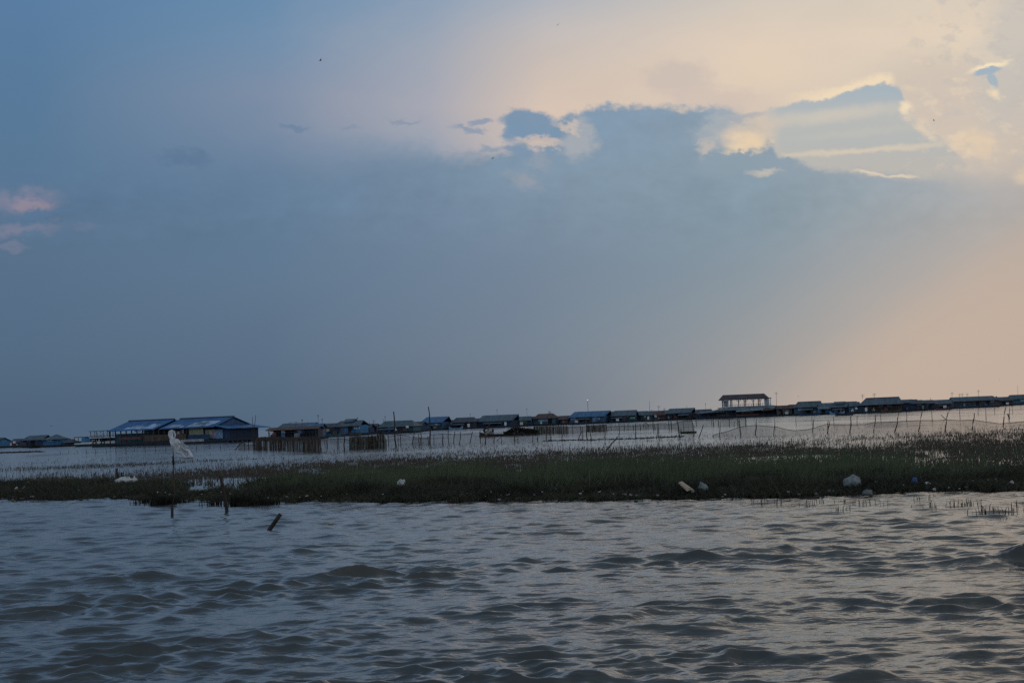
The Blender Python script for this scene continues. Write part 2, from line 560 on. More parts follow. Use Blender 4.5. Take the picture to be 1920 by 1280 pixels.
# paints of the village
WALLS = dict(
    blue=mat('paint_blue', (0.06, 0.155, 0.27), planks=(0, 0.22, 0.45)),
    bright=mat('paint_bright_blue', (0.055, 0.20, 0.38), planks=(0, 0.25, 0.3)),
    navy=mat('paint_navy', (0.03, 0.07, 0.15), planks=(0, 0.22, 0.4)),
    teal=mat('paint_teal', (0.05, 0.15, 0.20), planks=(0, 0.22, 0.45)),
    pale=mat('paint_pale_blue', (0.22, 0.38, 0.55), planks=(0, 0.25, 0.35)),
    green=mat('paint_leaf_green', (0.20, 0.42, 0.20), planks=(0, 0.3, 0.2)),
    yellow=mat('paint_faded_yellow', (0.32, 0.36, 0.24), planks=(0, 0.3, 0.3)),
    brown=mat('bare_boards', (0.11, 0.085, 0.07), planks=(0, 0.2, 0.6)),
    dark=mat('dark_boards', (0.05, 0.065, 0.09), planks=(0, 0.2, 0.5)),  # blue of the distance haze is put into this board colour
    grey=mat('weathered_boards', (0.17, 0.18, 0.19), planks=(0, 0.2, 0.5)),
    red=mat('paint_dull_red', (0.16, 0.065, 0.065), planks=(0, 0.3, 0.3)),
)
ROOFS = dict(
    blue=mat('roof_blue_sheet', (0.055, 0.14, 0.28), rough=0.5, planks=(0, 0.35, 0.25), scale=1.2),
    slate=mat('roof_grey_sheet', (0.085, 0.125, 0.165), rough=0.6, planks=(0, 0.35, 0.4), scale=1.2),
    teal=mat('roof_teal_sheet', (0.07, 0.115, 0.14), rough=0.6, planks=(0, 0.35, 0.4), scale=1.2),
    rust=mat('roof_rust_sheet', (0.105, 0.068, 0.064), rough=0.8, planks=(0, 0.35, 0.5), scale=1.2),
    dark=mat('roof_dark_sheet', (0.065, 0.085, 0.11), rough=0.7, planks=(0, 0.35, 0.4), scale=1.2),
    pale=mat('roof_pale_sheet', (0.28, 0.34, 0.38), rough=0.6, planks=(0, 0.35, 0.4), scale=1.2),
)
M_RAFT = mat('raft_timber', (0.03, 0.04, 0.055), rough=0.9)
M_DRUM = mat('float_drum_blue', (0.04, 0.12, 0.3), rough=0.6)
M_DARK = mat('doorway_dark', (0.015, 0.016, 0.02), rough=0.9)
M_POST = mat('post_timber', (0.06, 0.055, 0.05), rough=0.9)
M_WHITE = mat('white_paint', (0.72, 0.74, 0.74), rough=0.6, var=0.2)
M_STEEL = mat('mast_metal', (0.12, 0.12, 0.13), rough=0.5)
M_STAKE = mat('wet_stake_wood', (0.035, 0.026, 0.022), rough=0.75, scale=12, bump=0.4)
M_GLASS = mat('window_glass', (0.10, 0.16, 0.22), rough=0.2, spec=0.5, var=0.2)


# ------------------------------------------------------------------ water: one sheet out to the horizon
def vnoise(x, y, seed=0):
    xi, yi = np.floor(x).astype(np.int64), np.floor(y).astype(np.int64)
    xf, yf = x - xi, y - yi
    h = lambda a, b: (np.sin(a * 127.1 + b * 311.7 + seed * 74.7) * 43758.5453) % 1.0
    u, v = xf * xf * (3 - 2 * xf), yf * yf * (3 - 2 * yf)
    return (h(xi, yi) * (1 - u) + h(xi + 1, yi) * u) * (1 - v) + (h(xi, yi + 1) * (1 - u) + h(xi + 1, yi + 1) * u) * v


def fbm(x, y, seed=0, o=4):
    s, a, n = 0, 0.5, 0
    for i in range(o):
        s = s + a * vnoise(x * 2 ** i, y * 2 ** i, seed + i)
        n += a
        a *= 0.5
    return s / n


def make_waves():
    rg = np.random.default_rng(5)
    comps = []
    for lam, d, a in ((4.6, 0.10, 0.010), (3.4, -0.16, 0.009), (2.7, 0.28, 0.008), (5.6, 0.02, 0.008), (1.9, -0.3, 0.006)):
        comps.append((lam, d, a, rg.uniform(0, 6.28), 1))
    for i in range(150):
        lam = 0.09 * (0.55 / 0.09) ** rg.random()
        comps.append((lam, 0.12 + rg.normal(0, 0.70), 0.0045 * lam * (0.6 + 0.8 * rg.random()), rg.uniform(0, 6.28), 0))
    for i in range(16):
        lam = 0.95 * (1.9 / 0.95) ** rg.random()
        comps.append((lam, 0.10 + rg.normal(0, 0.55), 0.0013 * lam * (0.6 + 0.8 * rg.random()), rg.uniform(0, 6.28), 1))
    for i in range(60):
        lam = 0.50 * (1.35 / 0.50) ** rg.random()
        comps.append((lam, 0.12 + rg.normal(0, 0.8), 0.0027 * lam * (0.6 + 0.8 * rg.random()), rg.uniform(0, 6.28), 2))
    return comps


WAVES = make_waves()


def wave_disp(X, Y):
    r = np.hypot(X, Y)
    th = np.abs(np.arctan2(X, Y))
    env = np.clip((r - 5.5) / 3, 0, 1) * np.clip((R(26) - th) / R(2.5), 0, 1)
    g1 = np.clip(0.62 + 1.5 * (fbm(X / 2.6 + 9, Y / 3.0, 3, 3) - 0.35), 0.45, 1.5)      # lively and calm patches
    g2 = np.clip(0.3 + 2.0 * (fbm(X / 4.5, Y / 6.0 + 4, 8, 2) - 0.35), 0.05, 1.8)
    yb = r - 0.10 * X - 0.5 * np.sin(X * 0.55 + 1.0)
    band = sum(a * np.exp(-((yb - c) / w_) ** 2) for c, w_, a in ((11.2, 0.7, 1.0), (14.4, 1.0, 1.0), (19.0, 1.3, 0.8), (24.0, 1.6, 0.5)))
    g1 = g1 * (0.76 + 0.58 * band)
    gm = np.clip((r - 15) / 12, 0.15, 1.0)
    near = np.clip(1.08 - (r - 11) / 130, 0.6, 1.08)
    dx, dy, dz = np.zeros_like(X), np.zeros_like(X), np.zeros_like(X)
    for lam, d, a, ph, swell in WAVES:
        k = 2 * math.pi / lam
        cx, cy = math.sin(d), math.cos(d)
        fade = np.clip((lam / (0.0080 * r) - 1.0), 0, 1)
        A = a * (g1, g2, gm)[swell] * env * near * fade
        p = k * (X * cx + Y * cy) + ph
        dz += A * np.cos(p)
        q = 1.0 * A
        dx -= q * cx * np.sin(p)
        dy -= q * cy * np.sin(p)
    # low boat-wash crests, broken up along their length
    for c, a, w_ in ((11.3, 0.034, 0.18), (14.5, 0.038, 0.20), (19.3, 0.060, 0.26), (24.5, 0.030, 0.30)):
        v = yb - c - 0.35 * (fbm(X / 1.7, X * 0 + c, 14, 3) - 0.5)
        dz += env * a * np.clip(2.2 * fbm(X / 1.3 + c, X * 0, 15, 3) - 0.55, 0, 1.4) * np.where(v < 0, np.exp(-(v / (w_ * 0.7)) ** 2), np.exp(-(v / (w_ * 1.9)) ** 2))
    # a few single wake waves
    for px, py, h, sx, sy, tilt in ((715, 1078, 0.085, 0.80, 0.16, 0.10), (640, 1084, 0.06, 0.35, 0.12, 0.12), (790, 1082, 0.06, 0.4, 0.12, 0.02), (700, 1092, 0.04, 0.3, 0.10, 0.1), (250, 1088, 0.06, 0.8, 0.2, 0.12), (1975, 1046, 0.17, 1.05, 0.24, 0.16), (1890, 1058, 0.06, 0.5, 0.16, 0.2), (1500, 1036, 0.06, 1.6, 0.2, 0.1), (1175, 1160, 0.055, 0.35, 0.16, 0.1), (1345, 1168, 0.045, 0.5, 0.18, 0.1), (1700, 1268, 0.06, 0.6, 0.2, 0.0), (1100, 1268, 0.04, 0.5, 0.16, 0.05), (290, 1165, 0.035, 0.25, 0.12, 0.1), (130, 1188, 0.035, 0.35, 0.12, 0.15), (240, 1250, 0.035, 0.3, 0.12, 0.1)):
        c = ground(px, py)
        u, v = X - c.x, Y - c.y
        v = v - tilt * u - 0.10 * np.sin(u * 3.1)
        b = h * np.exp(-(u / sx) ** 2) * np.where(v < 0, np.exp(-(v / (sy * 0.75)) ** 2), np.exp(-(v / (sy * 1.7)) ** 2))
        dz += b * np.clip(2.4 * fbm(X * 2.4, Y * 2.4, 5, 4) - 0.25, 0.1, 1.6)
    return dx, dy, dz


def water_mat():
    m = bpy.data.materials.new('muddy_lake_water')
    m.use_nodes = True
    t = NT(m.node_tree)
    b = m.node_tree.nodes['Principled BSDF']
    g = t.node('ShaderNodeNewGeometry')
    pos = g.outputs['Position']
    n0 = t.noise(pos, 0.35, 3, 0.5)
    s0 = t.node('ShaderNodeSeparateXYZ')
    t.put(s0.inputs[0], pos)
    t.put(b.inputs['Base Color'], t.mix(n0, (0.048, 0.053, 0.053), (0.066, 0.064, 0.057)))
    t.put(b.inputs['Roughness'], t.smooth(t.noise(t.vec(t.mul(s0.outputs[0], 1 / 14), t.mul(s0.outputs[1], 1 / 42), 0.0), 1.0, 3, 0.6), 0.35, 0.65, 0.04, 0.13))
    b.inputs['IOR'].default_value = 1.333
    s = t.node('ShaderNodeSeparateXYZ')
    t.put(s.inputs[0], pos)
    v1 = t.vec(t.mul(s.outputs[0], 2.4), t.mul(s.outputs[1], 4.6), 0.0)
    v2 = t.vec(t.mul(s.outputs[0], 9.0), t.mul(s.outputs[1], 15.0), 3.0)
    v3 = t.vec(t.mul(s.outputs[0], 0.5), t.mul(s.outputs[1], 1.1), 7.0)
    h = t.lincomb((t.noise(v1, 1.0, 3, 0.55, 0.4), 0.022), (t.noise(v2, 1.0, 2, 0.5, 0.3), 0.006), (t.noise(v3, 1.0, 2, 0.5), 0.05), 0.0)
    bn = t.node('ShaderNodeBump')
    bn.inputs['Strength'].default_value = 1.0
    bn.inputs['Distance'].default_value = 1.0
    t.put(bn.inputs['Height'], h)
    t.put(b.inputs['Normal'], bn.outputs[0])
    return m


def make_water():
    fine = np.arange(-27, 27.0001, 0.055)
    coarse = np.arange(32, 329, 9.0)
    th = np.radians(np.concatenate([fine, coarse]))
    rr = [0.7, 1.6, 2.8, 4.0, 5.0]
    r = 5.8
    while r < 62:
        rr.append(r)
        r *= 1.0023
    while r < 9000:
        rr.append(r)
        r *= 1.045
    rr = np.array(rr)
    T, RR = np.meshgrid(th, rr)
    X, Y = RR * np.sin(T), RR * np.cos(T)
    dx, dy, dz = wave_disp(X, Y)
    v = np.stack([X + dx, Y + dy, dz], -1).reshape(-1, 3)
    nr, nt_ = len(rr), len(th)
    i = np.arange(nr - 1)[:, None] * nt_
    j = np.arange(nt_)[None, :]
    jn = (j + 1) % nt_
    f = np.stack([i + j, i + jn, i + nt_ + jn, i + nt_ + j], -1).reshape(-1, 4)[:, ::-1]
    # close the hole under the camera
    o = np_mesh('water', v, f, water_mat(), True)
    tag(o, 'choppy grey brown lake water under a stormy evening sky', 'water', kind='structure')
    return o


make_water()

# ------------------------------------------------------------------ marsh: mud bank and plants
EDGE_X = [-400, 0, 60, 130, 200, 270, 340, 420, 450, 520, 600, 700, 760, 850, 960, 1080, 1200, 1300, 1420, 1540, 1600, 1680, 1730, 1800, 1920, 2300]
EDGE_Y = [942, 936, 938, 937, 933, 938, 938, 936, 944, 941, 940, 941, 941, 939, 939, 938, 937, 936, 934, 931, 929, 925, 921, 920, 920, 908]
FAR_X = [-400, 0, 150, 300, 400, 500, 600, 700, 800, 960, 1100, 1200, 1350, 1500, 1600, 1750, 1920, 2300]
FAR_Y = [918, 905, 899, 893, 884, 877, 869, 862, 857, 851, 846, 842, 838, 832, 826, 818, 806, 790]


def bank_edge(px):
    px = np.asarray(px, dtype=float)
    return np.interp(px, EDGE_X, EDGE_Y) + 5.0 * (fbm(px / 38.0, px * 0 + 2.5, 77, 3) - 0.5) + 2.5 * (fbm(px / 9.0, px * 0 + 7.5, 78, 2) - 0.5)


def pix(X, Y, Z=0.0):
    """where ground points stand in the photo's pixels (only to read the marsh's outline off the photo)"""
    dx, dy, dz = X, Y, Z - CAM_H
    f = dy * FWD.y + dz * FWD.z
    a = dx * RIGHT.x + dy * RIGHT.y + dz * RIGHT.z
    b = dx * UP.x + dy * UP.y + dz * UP.z
    return 960 + FOC * a / f, 640 - FOC * b / f


def mud():
    xs = np.linspace(-400, 2300, 420)
    ey = bank_edge(xs)
    ts = np.concatenate([np.linspace(-0.05, 0.5, 26), np.linspace(0.54, 1.0, 10)])
    vs = []
    for t in ts:
        for x, y in zip(xs, ey):
            p = ground(x, y - t * 34)
            vs.append((p.x, p.y))
    vs = np.array(vs)
    T = np.repeat(ts, len(xs))
    X, Y = vs[:, 0], vs[:, 1]
    PX = np.tile(xs, len(ts))
    prof = np.interp(T, [-0.05, 0.0, 0.06, 0.25, 0.5, 0.8, 1.0], [-0.10, 0.0, 0.07, 0.12, 0.08, 0.02, -0.12])
    z = prof + 0.13 * (fbm(X * 1.3, Y * 1.3, 2, 4) - 0.5)
    # creek inlets on the left
    inlet = np.exp(-((PX - 425) / 62) ** 2) * np.exp(-((T - 0.62) / 0.28) ** 2) * 0.2
    inlet += np.exp(-((PX - 368) / 22) ** 2) * np.exp(-((T - 0.55) / 0.25) ** 2) * 0.16
    z -= inlet
    n = len(xs)
    i = np.arange(len(ts) - 1)[:, None] * n
    j = np.arange(n - 1)[None, :]
    f = np.stack([i + j, i + j + 1, i + n + j + 1, i + n + j], -1).reshape(-1, 4)
    o = np_mesh('mud_bank', np.stack([X, Y, z], -1), f, mat('wet_mud', (0.020, 0.016, 0.012), rough=0.95, scale=6, spec=0.08, bump=0.7), True)
    tag(o, 'low dark muddy bank along the edge of the marsh', 'bank', kind='structure')


mud()


def blades(X, Y, H, W, lean, z0=-0.03, wind=0.1):
    """bent grass blades: five vertices, three triangles each"""
    n = len(X)
    a = RNG.uniform(0, 2 * np.pi, n)
    b = RNG.uniform(0, 2 * np.pi, n)
    lx, ly = np.cos(b) * lean * H + wind * H, np.sin(b) * lean * H
    wx, wy = np.cos(a) * W * 0.5, np.sin(a) * W * 0.3
    v = np.empty((n, 5, 3))
    v[:, 0] = np.stack([X - wx, Y - wy, np.full(n, z0)], -1)
    v[:, 1] = np.stack([X + wx, Y + wy, np.full(n, z0)], -1)
    v[:, 2] = np.stack([X - wx * 0.8 + lx * 0.3, Y - wy * 0.8 + ly * 0.3, H * 0.55], -1)
    v[:, 3] = np.stack([X + wx * 0.8 + lx * 0.3, Y + wy * 0.8 + ly * 0.3, H * 0.55], -1)
    v[:, 4] = np.stack([X + lx, Y + ly, H], -1)
    k = np.arange(n)[:, None] * 5
    f = np.concatenate([k + np.array([0, 1, 3]), k + np.array([0, 3, 2]), k + np.array([2, 3, 4])], 1).reshape(-1, 3)
    return v.reshape(-1, 3), f


def plant_mat(name, c0, c1, c2):
    m = bpy.data.materials.new(name)
    m.use_nodes = True
    t = NT(m.node_tree)
    nt = m.node_tree
    b = nt.nodes['Principled BSDF']
    g = t.node('ShaderNodeNewGeometry')
    n1 = t.noise(g.outputs['Position'], 0.45, 3, 0.6)
    n2 = g.outputs['Random Per Island']
    c = t.mix(t.smooth(n1, 0.38, 0.62), c0, c1)
    c = t.mix(t.mul(n2, 0.7), c, c2)
    t.put(b.inputs['Base Color'], c)
    b.inputs['Roughness'].default_value = 0.6
    b.inputs['Specular IOR Level'].default_value = 0.25
    tr = t.node('ShaderNodeBsdfTranslucent')
    t.put(tr.inputs[0], c)
    mx = t.node('ShaderNodeMixShader')
    mx.inputs[0].default_value = 0.3
    nt.links.new(b.outputs[0], mx.inputs[1])
    nt.links.new(tr.outputs[0], mx.inputs[2])
    nt.links.new(mx.outputs[0], nt.nodes['Material Output'].inputs[0])
    return m


def gxy(px, py):
    ax, ay = np.asarray(px) - 960.0, 640.0 - np.asarray(py)
    dx = FWD.x * FOC + RIGHT.x * ax + UP.x * ay
    dy = FWD.y * FOC + RIGHT.y * ax + UP.y * ay
    dz = FWD.z * FOC + RIGHT.z * ax + UP.z * ay
    k = -CAM_H / dz
    return dx * k, dy * k


def scatter(n, t0, t1):
    """points spread over the marsh, t: how far behind the bank's edge (as read off the photo)"""
    px = RNG.uniform(-350, 2270, n)
    ey, fy = bank_edge(px), np.interp(px, FAR_X, FAR_Y) + 3.0 * (fbm(px / 30.0, px * 0 + 1.5, 79, 3) - 0.5)
    py = ey - RNG.uniform(t0, t1, n)
    X, Y = gxy(px, py)
    return X, Y, px, py, ey, fy


def creek(px, py, ey):
    t = (ey - py) / 34
    m = np.exp(-((px - 425) / 62) ** 2) * np.exp(-((t - 0.62) / 0.28) ** 2)
    m += 0.8 * np.exp(-((px - 368) / 22) ** 2) * np.exp(-((t - 0.55) / 0.25) ** 2)
    return m


def marsh():
    # bank herbs: short, dark, dense
    X, Y, px, py, ey, fy = scatter(190000, -0.5, 30)
    t = ey - py
    keep = (RNG.random(len(X)) < np.clip(1.25 - creek(px, py, ey) * 1.7, 0, 1)) & (RNG.random(len(X)) < np.clip((32 - t) / 12, 0, 1)) & (fbm(X * 0.9, Y * 0.9, 31, 3) + 0.04 * t > 0.30)
    X, Y, px, t = X[keep], Y[keep], px[keep], t[keep]
    H = (0.12 + 0.18 * RNG.random(len(X))) * (0.15 + 1.8 * fbm(X * 1.1, Y * 0.9, 17, 4)) * np.interp(px, [0, 350, 520, 2000], [1.0, 0.8, 1.15, 1.0]) * np.clip(0.45 + t / 9, 0.45, 1)
    v, f = blades(X, Y, H, 0.014 + 0.030 * RNG.random(len(X)), 0.9, wind=0.05)
    tag(np_mesh('bank_herbs', v, f, plant_mat('bank_herb_leaf', (0.032, 0.042, 0.026), (0.066, 0.074, 0.044), (0.056, 0.042, 0.032))), 'dark low herbs matted over the muddy bank edge', 'plants', kind='stuff')
    # green grass belt behind the bank
    X, Y, px, py, ey, fy = scatter(230000, 10, 80)
    t = ey - py
    depth = np.clip(ey - fy, 8, None)
    belt = np.clip((t - 7) / 10, 0, 1) * np.clip((depth * 0.66 - t) / (depth * 0.22), 0, 1)
    right = np.interp(px, [-200, 300, 420, 560, 800, 1500, 1640, 1760, 2100], [0.16, 0.2, 0.4, 0.85, 1, 0.9, 0.45, 0.22, 0.22])
    gap = np.clip((fbm(X / 2.6, Y / 7.0, 41, 4) - 0.33) / 0.16, 0.02, 1)
    keep = RNG.random(len(X)) < belt * right * gap * np.clip(1 - creek(px, py, ey) * 1.5, 0, 1)
    X, Y, px = X[keep], Y[keep], px[keep]
    H = (0.20 + 0.42 * RNG.random(len(X)) ** 1.7) * (0.15 + 1.7 * fbm(X * 0.9, Y * 0.7, 23, 4)) * np.interp(px, [-200, 400, 700, 2000], [0.7, 0.7, 1, 1])
    v, f = blades(X, Y, H, 0.010 + 0.014 * RNG.random(len(X)), 0.3)
    tag(np_mesh('marsh_grass', v, f, plant_mat('green_grass_blade', (0.064, 0.098, 0.050), (0.120, 0.160, 0.080), (0.085, 0.080, 0.055))), 'dark green marsh grass behind the muddy bank', 'grass', kind='stuff')
    # brown reeds out to the far edge, thinning into open water
    X, Y, px, py, ey, fy = scatter(460000, 12, 165)
    t = ey - py
    past = fy - py                                                # >0: beyond the dense edge
    depth = np.clip(ey - fy, 6, None)
    gapn = fbm(X / 5.0 + 3, Y / 12.0, 51, 4)
    lo = np.interp(px, [-200, 300, 600, 1300, 1500, 1700, 2100], [0.38, 0.36, 0.28, 0.26, 0.30, 0.36, 0.38])
    dens = np.clip((gapn - lo) / 0.15, 0.16, 1) * np.interp(px, [-200, 250, 520, 700, 1450, 1650, 2100], [0.95, 1.0, 1.0, 1.2, 1.2, 0.9, 0.8])
    fr = t / depth
    bar = np.exp(-((fr - 0.60 - 0.12 * np.sin(px / 170.0)) / 0.07) ** 2) * np.interp(px, [400, 620, 1000, 1150, 1350, 1900], [0.4, 0.75, 0.9, 0.9, 0.5, 0.4]) * np.clip(fbm(px / 90.0, t * 0, 71, 3) * 2.2 - 0.35, 0, 1)
    dens = dens * (1 - 0.75 * bar)
    reach = np.interp(px, [-200, 0, 300, 450, 640, 800, 1100, 1400, 1700, 2100], [40, 38, 36, 30, 26, 28, 28, 28, 20, 16])
    bands = np.clip((fbm(X / 12.0, Y / 10.0, 61, 3) - 0.42) / 0.12, 0, 1)
    strip = np.exp(-((past - reach * 0.66) / (reach * 0.17)) ** 2)
    edge_ = np.exp(-past / 4.5)
    sparse = (0.07 + 0.8 * bands * (0.2 + strip) + 0.7 * edge_) * np.clip(1.15 - past / reach, 0, 1) ** 0.7 * np.interp(px, [-200, 500, 700, 2100], [1.35, 1.25, 0.8, 0.8])
    dens = np.where(past > 0, sparse, dens)
    dens *= np.clip(1 - creek(px, py, ey) * 1.4, 0, 1) * np.clip((fbm(X / 1.1, Y / 3.5, 91, 3) - 0.26) / 0.14, 0.2, 1)
    keep = RNG.random(len(X)) < dens
    X, Y, px, past = X[keep], Y[keep], px[keep], past[keep]
    H = (0.05 + 0.15 * RNG.random(len(X)) ** 1.3) * (0.25 + 1.5 * fbm(X * 0.8, Y * 0.5, 29, 4)) * np.where(past > 0, 0.85, 1.0)
    v, f = blades(X, Y, H, 0.014 + 0.020 * RNG.random(len(X)), 0.25)
    tag(np_mesh('marsh_reeds', v, f, plant_mat('brown_reed_blade', (0.075, 0.060, 0.050), (0.064, 0.066, 0.044), (0.125, 0.098, 0.080))), 'short brown reeds thinning out into open water', 'reeds', kind='stuff')


marsh()


def tuft(name, pxs, label, cat, n=40, h=0.3, lean=0.5, group=None, matn='sedge', w=0.012, spread=0.25):
    """a clump of sedge or stubble standing in the shallow water"""
    px, py = pxs
    c = ground(px, py)
    X = RNG.normal(0, spread, n)
    Y = RNG.normal(0, spread * 0.8, n)
    v, f = blades(X, Y, h * RNG.uniform(0.45, 1.15, n), w * RNG.uniform(0.6, 1.6, n), lean, z0=-0.12, wind=0.02)
    o = np_mesh(name, v, f, MATS_P[matn])
    o.location = c
    return tag(o, label, cat, group)


MATS_P = dict(sedge=plant_mat('sedge_leaf', (0.018, 0.020, 0.014), (0.028, 0.026, 0.016), (0.02, 0.014, 0.01)))
for px, py, n, h, lab in (
        (277, 943, 120, 0.16, 'small dark sedge clump in the water short of the flag pole'),
        (305, 946, 320, 0.25, 'dark sedge clump just beside the foot of the flag pole'),
        (330, 942, 160, 0.20, 'dark sedge clump behind the flag pole foot'),
        (403, 947, 90, 0.22, 'dark sedge stub close beside the thick leaning post'),
        (452, 948, 420, 0.26, 'wide dark sedge clump hanging over the water past the leaning post'),
        (498, 948, 260, 0.2, 'dark sedge clump at the waterline above the short slanting stake'),
        (478, 949, 160, 0.15, 'low sedge clump between two wider clumps at the muddy waterline')):
    tuft('sedge_clump', (px, py), lab, 'plant', n, h, 0.6, 'sedge clumps standing in the water', w=0.02, spread=0.16)
STUB = [(1428, 943, 3), (1462, 944, 7), (1508, 949, 6), (1524, 945, 8), (1552, 943, 7), (1588, 944, 4), (1601, 944, 3), (1570, 959, 6), (1590, 957, 5), (1632, 945, 6), (1655, 948, 6), (1730, 938, 3), (1728, 952, 6), (1746, 953, 9), (1782, 947, 6), (1792, 949, 14), (1806, 949, 9), (1812, 941, 5), (1829, 947, 3), (1846, 958, 10), (1862, 962, 9), (1880, 966, 4), (1899, 960, 10), (1905, 955, 7), (1838, 966, 3), (1914, 948, 4)]
ORD = ['first', 'second', 'third', 'fourth', 'fifth', 'sixth', 'seventh', 'eighth', 'ninth', 'tenth', 'eleventh', 'twelfth', 'thirteenth', 'fourteenth', 'fifteenth', 'sixteenth', 'seventeenth', 'eighteenth', 'nineteenth', 'twentieth', 'twenty-first', 'twenty-second', 'twenty-third', 'twenty-fourth', 'twenty-fifth', 'twenty-sixth', 'twenty-seventh', 'twenty-eighth']
for i, (px, py, n) in enumerate(sorted(STUB)):
    tuft('reed_tuft', (px, py), f'{ORD[i]} tuft of drowned dark reed stubble, counting towards the big wave', 'reed', max(7, n), 0.14, 0.35, 'drowned reed stubble off the bank', w=0.012, spread=0.10)


# ------------------------------------------------------------------ stakes, posts, litter in front
def bent(p0, p1, bend=0.0, seg=5, wob=0.0):
    p0, p1 = Vector(p0), Vector(p1)
    d = p1 - p0
    side = Vector((d.z, 0, -d.x)).normalized() if d.length else Vector((1, 0, 0))
    L = d.length
    out = []
    for i in range(seg + 1):
        t = i / seg
        out.append(p0 + d * t + side * (bend * L * math.sin(math.pi * t) + (random.uniform(-wob, wob) * L if 0 < i < seg else 0)))
    return out


def stake(base, top, rad, label, cat='stake', group=None, name='stake', bend=0.02, taper=0.6, D=None, wob=0.012, dip=0.5):
    """base, top: photo pixels; the foot stands in the water at base and goes on below the surface"""
    b = ground(*base) if D is None else at_dist(*base, D)
    t = at_dist(*top, b.y)
    d = (b - t).normalized()
    foot = b + d * dip
    pts = [p - b for p in bent(foot, t, bend, 6, wob)]
    o = MB().tube(pts, [rad * (1 - (1 - taper) * i / 6) for i in range(7)], 7).build(name, M_STAKE, None, True)
    o.location = b
    return tag(o, label, cat, group)


# flag pole with a torn white cloth
fb = ground(322, 968)
pole = empty('flag_pole', fb, 'thin bamboo pole standing in the shallows with white cloth tied on top', 'pole')
M_BAM = mat('grey_bamboo', (0.075, 0.055, 0.045), rough=0.7, scale=8)
ptop = at_dist(326, 812, fb.y) - fb
pm = at_dist(326, 905, fb.y) - fb
pm2 = at_dist(328, 925, fb.y) - fb
p3 = at_dist(325, 860, fb.y) - fb
MB().tube([(-0.01, 0, -0.5), at_dist(323, 946, fb.y) - fb], [0.036, 0.03], 8).build('butt', M_STAKE, pole, True)
MB().tube([at_dist(323, 948, fb.y) - fb, pm2, pm, p3, at_dist(324.5, 838, fb.y) - fb, ptop], [0.018, 0.016, 0.015, 0.014, 0.010, 0.008], 8).build('cane', M_BAM, pole, True)
MB().tube([at_dist(325.2, 871, fb.y) - fb, at_dist(324.7, 855, fb.y) - fb], [0.026, 0.022], 8).build('binding', M_STAKE, pole, True)


def cloth(outline_l, outline_r, depth_amp, name, m, origin, D, nu=18, nv=14, seed=0):
    """cloth between two edge polylines in photo pixels, rippled in depth, with thickness"""
    def samp(pl, t):
        xs = [i / (len(pl) - 1) for i in range(len(pl))]
        return np.interp(t, xs, [p[0] for p in pl]), np.interp(t, xs, [p[1] for p in pl])
    vs, fs = [], []
    for j in range(nv + 1):
        v = j / nv
        ax, ay = samp(outline_l, v)
        bx, by = samp(outline_r, v)
        for i in range(nu + 1):
            u = i / nu
            dep = depth_amp * (math.sin(u * 9 + v * 3 + seed) * 0.6 + math.sin(u * 17 - v * 8 + seed) * 0.25 + math.sin(v * 11 + u * 4) * 0.3) * (0.25 + u)
            vs.append(at_dist(ax + (bx - ax) * u, ay + (by - ay) * u, D + dep) - origin)
    for j in range(nv):
        for i in range(nu):
            a = j * (nu + 1) + i
            fs.append((a, a + 1, a + nu + 2, a + nu + 1))
    o = MB().add(vs, fs).build(name, m, None, True)
    sol = o.modifiers.new('thickness', 'SOLIDIFY')
    sol.thickness = 0.004
    return o


M_CLOTH = cloth_mat('white_torn_cloth', (0.92, 0.95, 0.98), 0.15)
M_SHEER = bpy.data.materials.new('thin_clear_plastic')
M_SHEER.use_nodes = True
_b = M_SHEER.node_tree.nodes['Principled BSDF']
_b.inputs['Base Color'].default_value = (0.62, 0.66, 0.72, 1)
_b.inputs['Roughness'].default_value = 0.35
_t = NT(M_SHEER.node_tree)
_t.put(_b.inputs['Alpha'], _t.smooth(_t.noise(_t.node('ShaderNodeTexCoord').outputs['Object'], 7, 4, 0.6), 0.3, 0.8, 0.18, 0.6))
flag = empty('torn_flag', fb + ptop, 'torn white cloth and clear plastic blowing from the top of the bamboo pole', 'flag')
fo = flag.location.copy()
for nm, l, r_, amp, mm, sd in (
        ('knotted_end', [(316, 808), (315, 815), (318, 822), (322, 828)], [(323, 805), (328, 808), (330, 816), (326, 828)], 0.02, M_CLOTH, 0),
        ('long_strip', [(319, 817), (318, 828), (323, 840), (330, 847)], [(340, 826), (354, 839), (364, 859), (352, 859)], 0.06, M_CLOTH, 1),
        ('fold', [(332, 823), (330, 828), (334, 836)], [(352, 836), (357, 845), (354, 850)], 0.05, M_CLOTH, 2)):
    c = cloth(l, r_, amp, nm, mm, fo, fb.y, seed=sd)
    c.parent = flag
c = cloth([(322, 834), (324, 845), (327, 852)], [(345, 838), (364, 860), (342, 861)], 0.07, 'sheer_plastic', M_SHEER, fo, fb.y, seed=3)
c.parent = flag

stake((425, 957), (413, 891), 0.046, 'thick dark wooden post leaning in the shallows with split top', name='wooden_post', cat='post', bend=0.01, taper=0.75)
stake((506, 992), (526, 963), 0.042, 'short broken stake slanting steeply out of open water', bend=0.0, taper=0.9, wob=0.004)
stake((223, 903), (218, 878), 0.05, 'short dark stub sticking up behind the big white sack', bend=0.0, taper=0.9, wob=0.004)
stake((228, 903), (228, 885), 0.045, 'lower dark stub next to the taller one behind the white sack', bend=0.0, taper=0.9, wob=0.004)

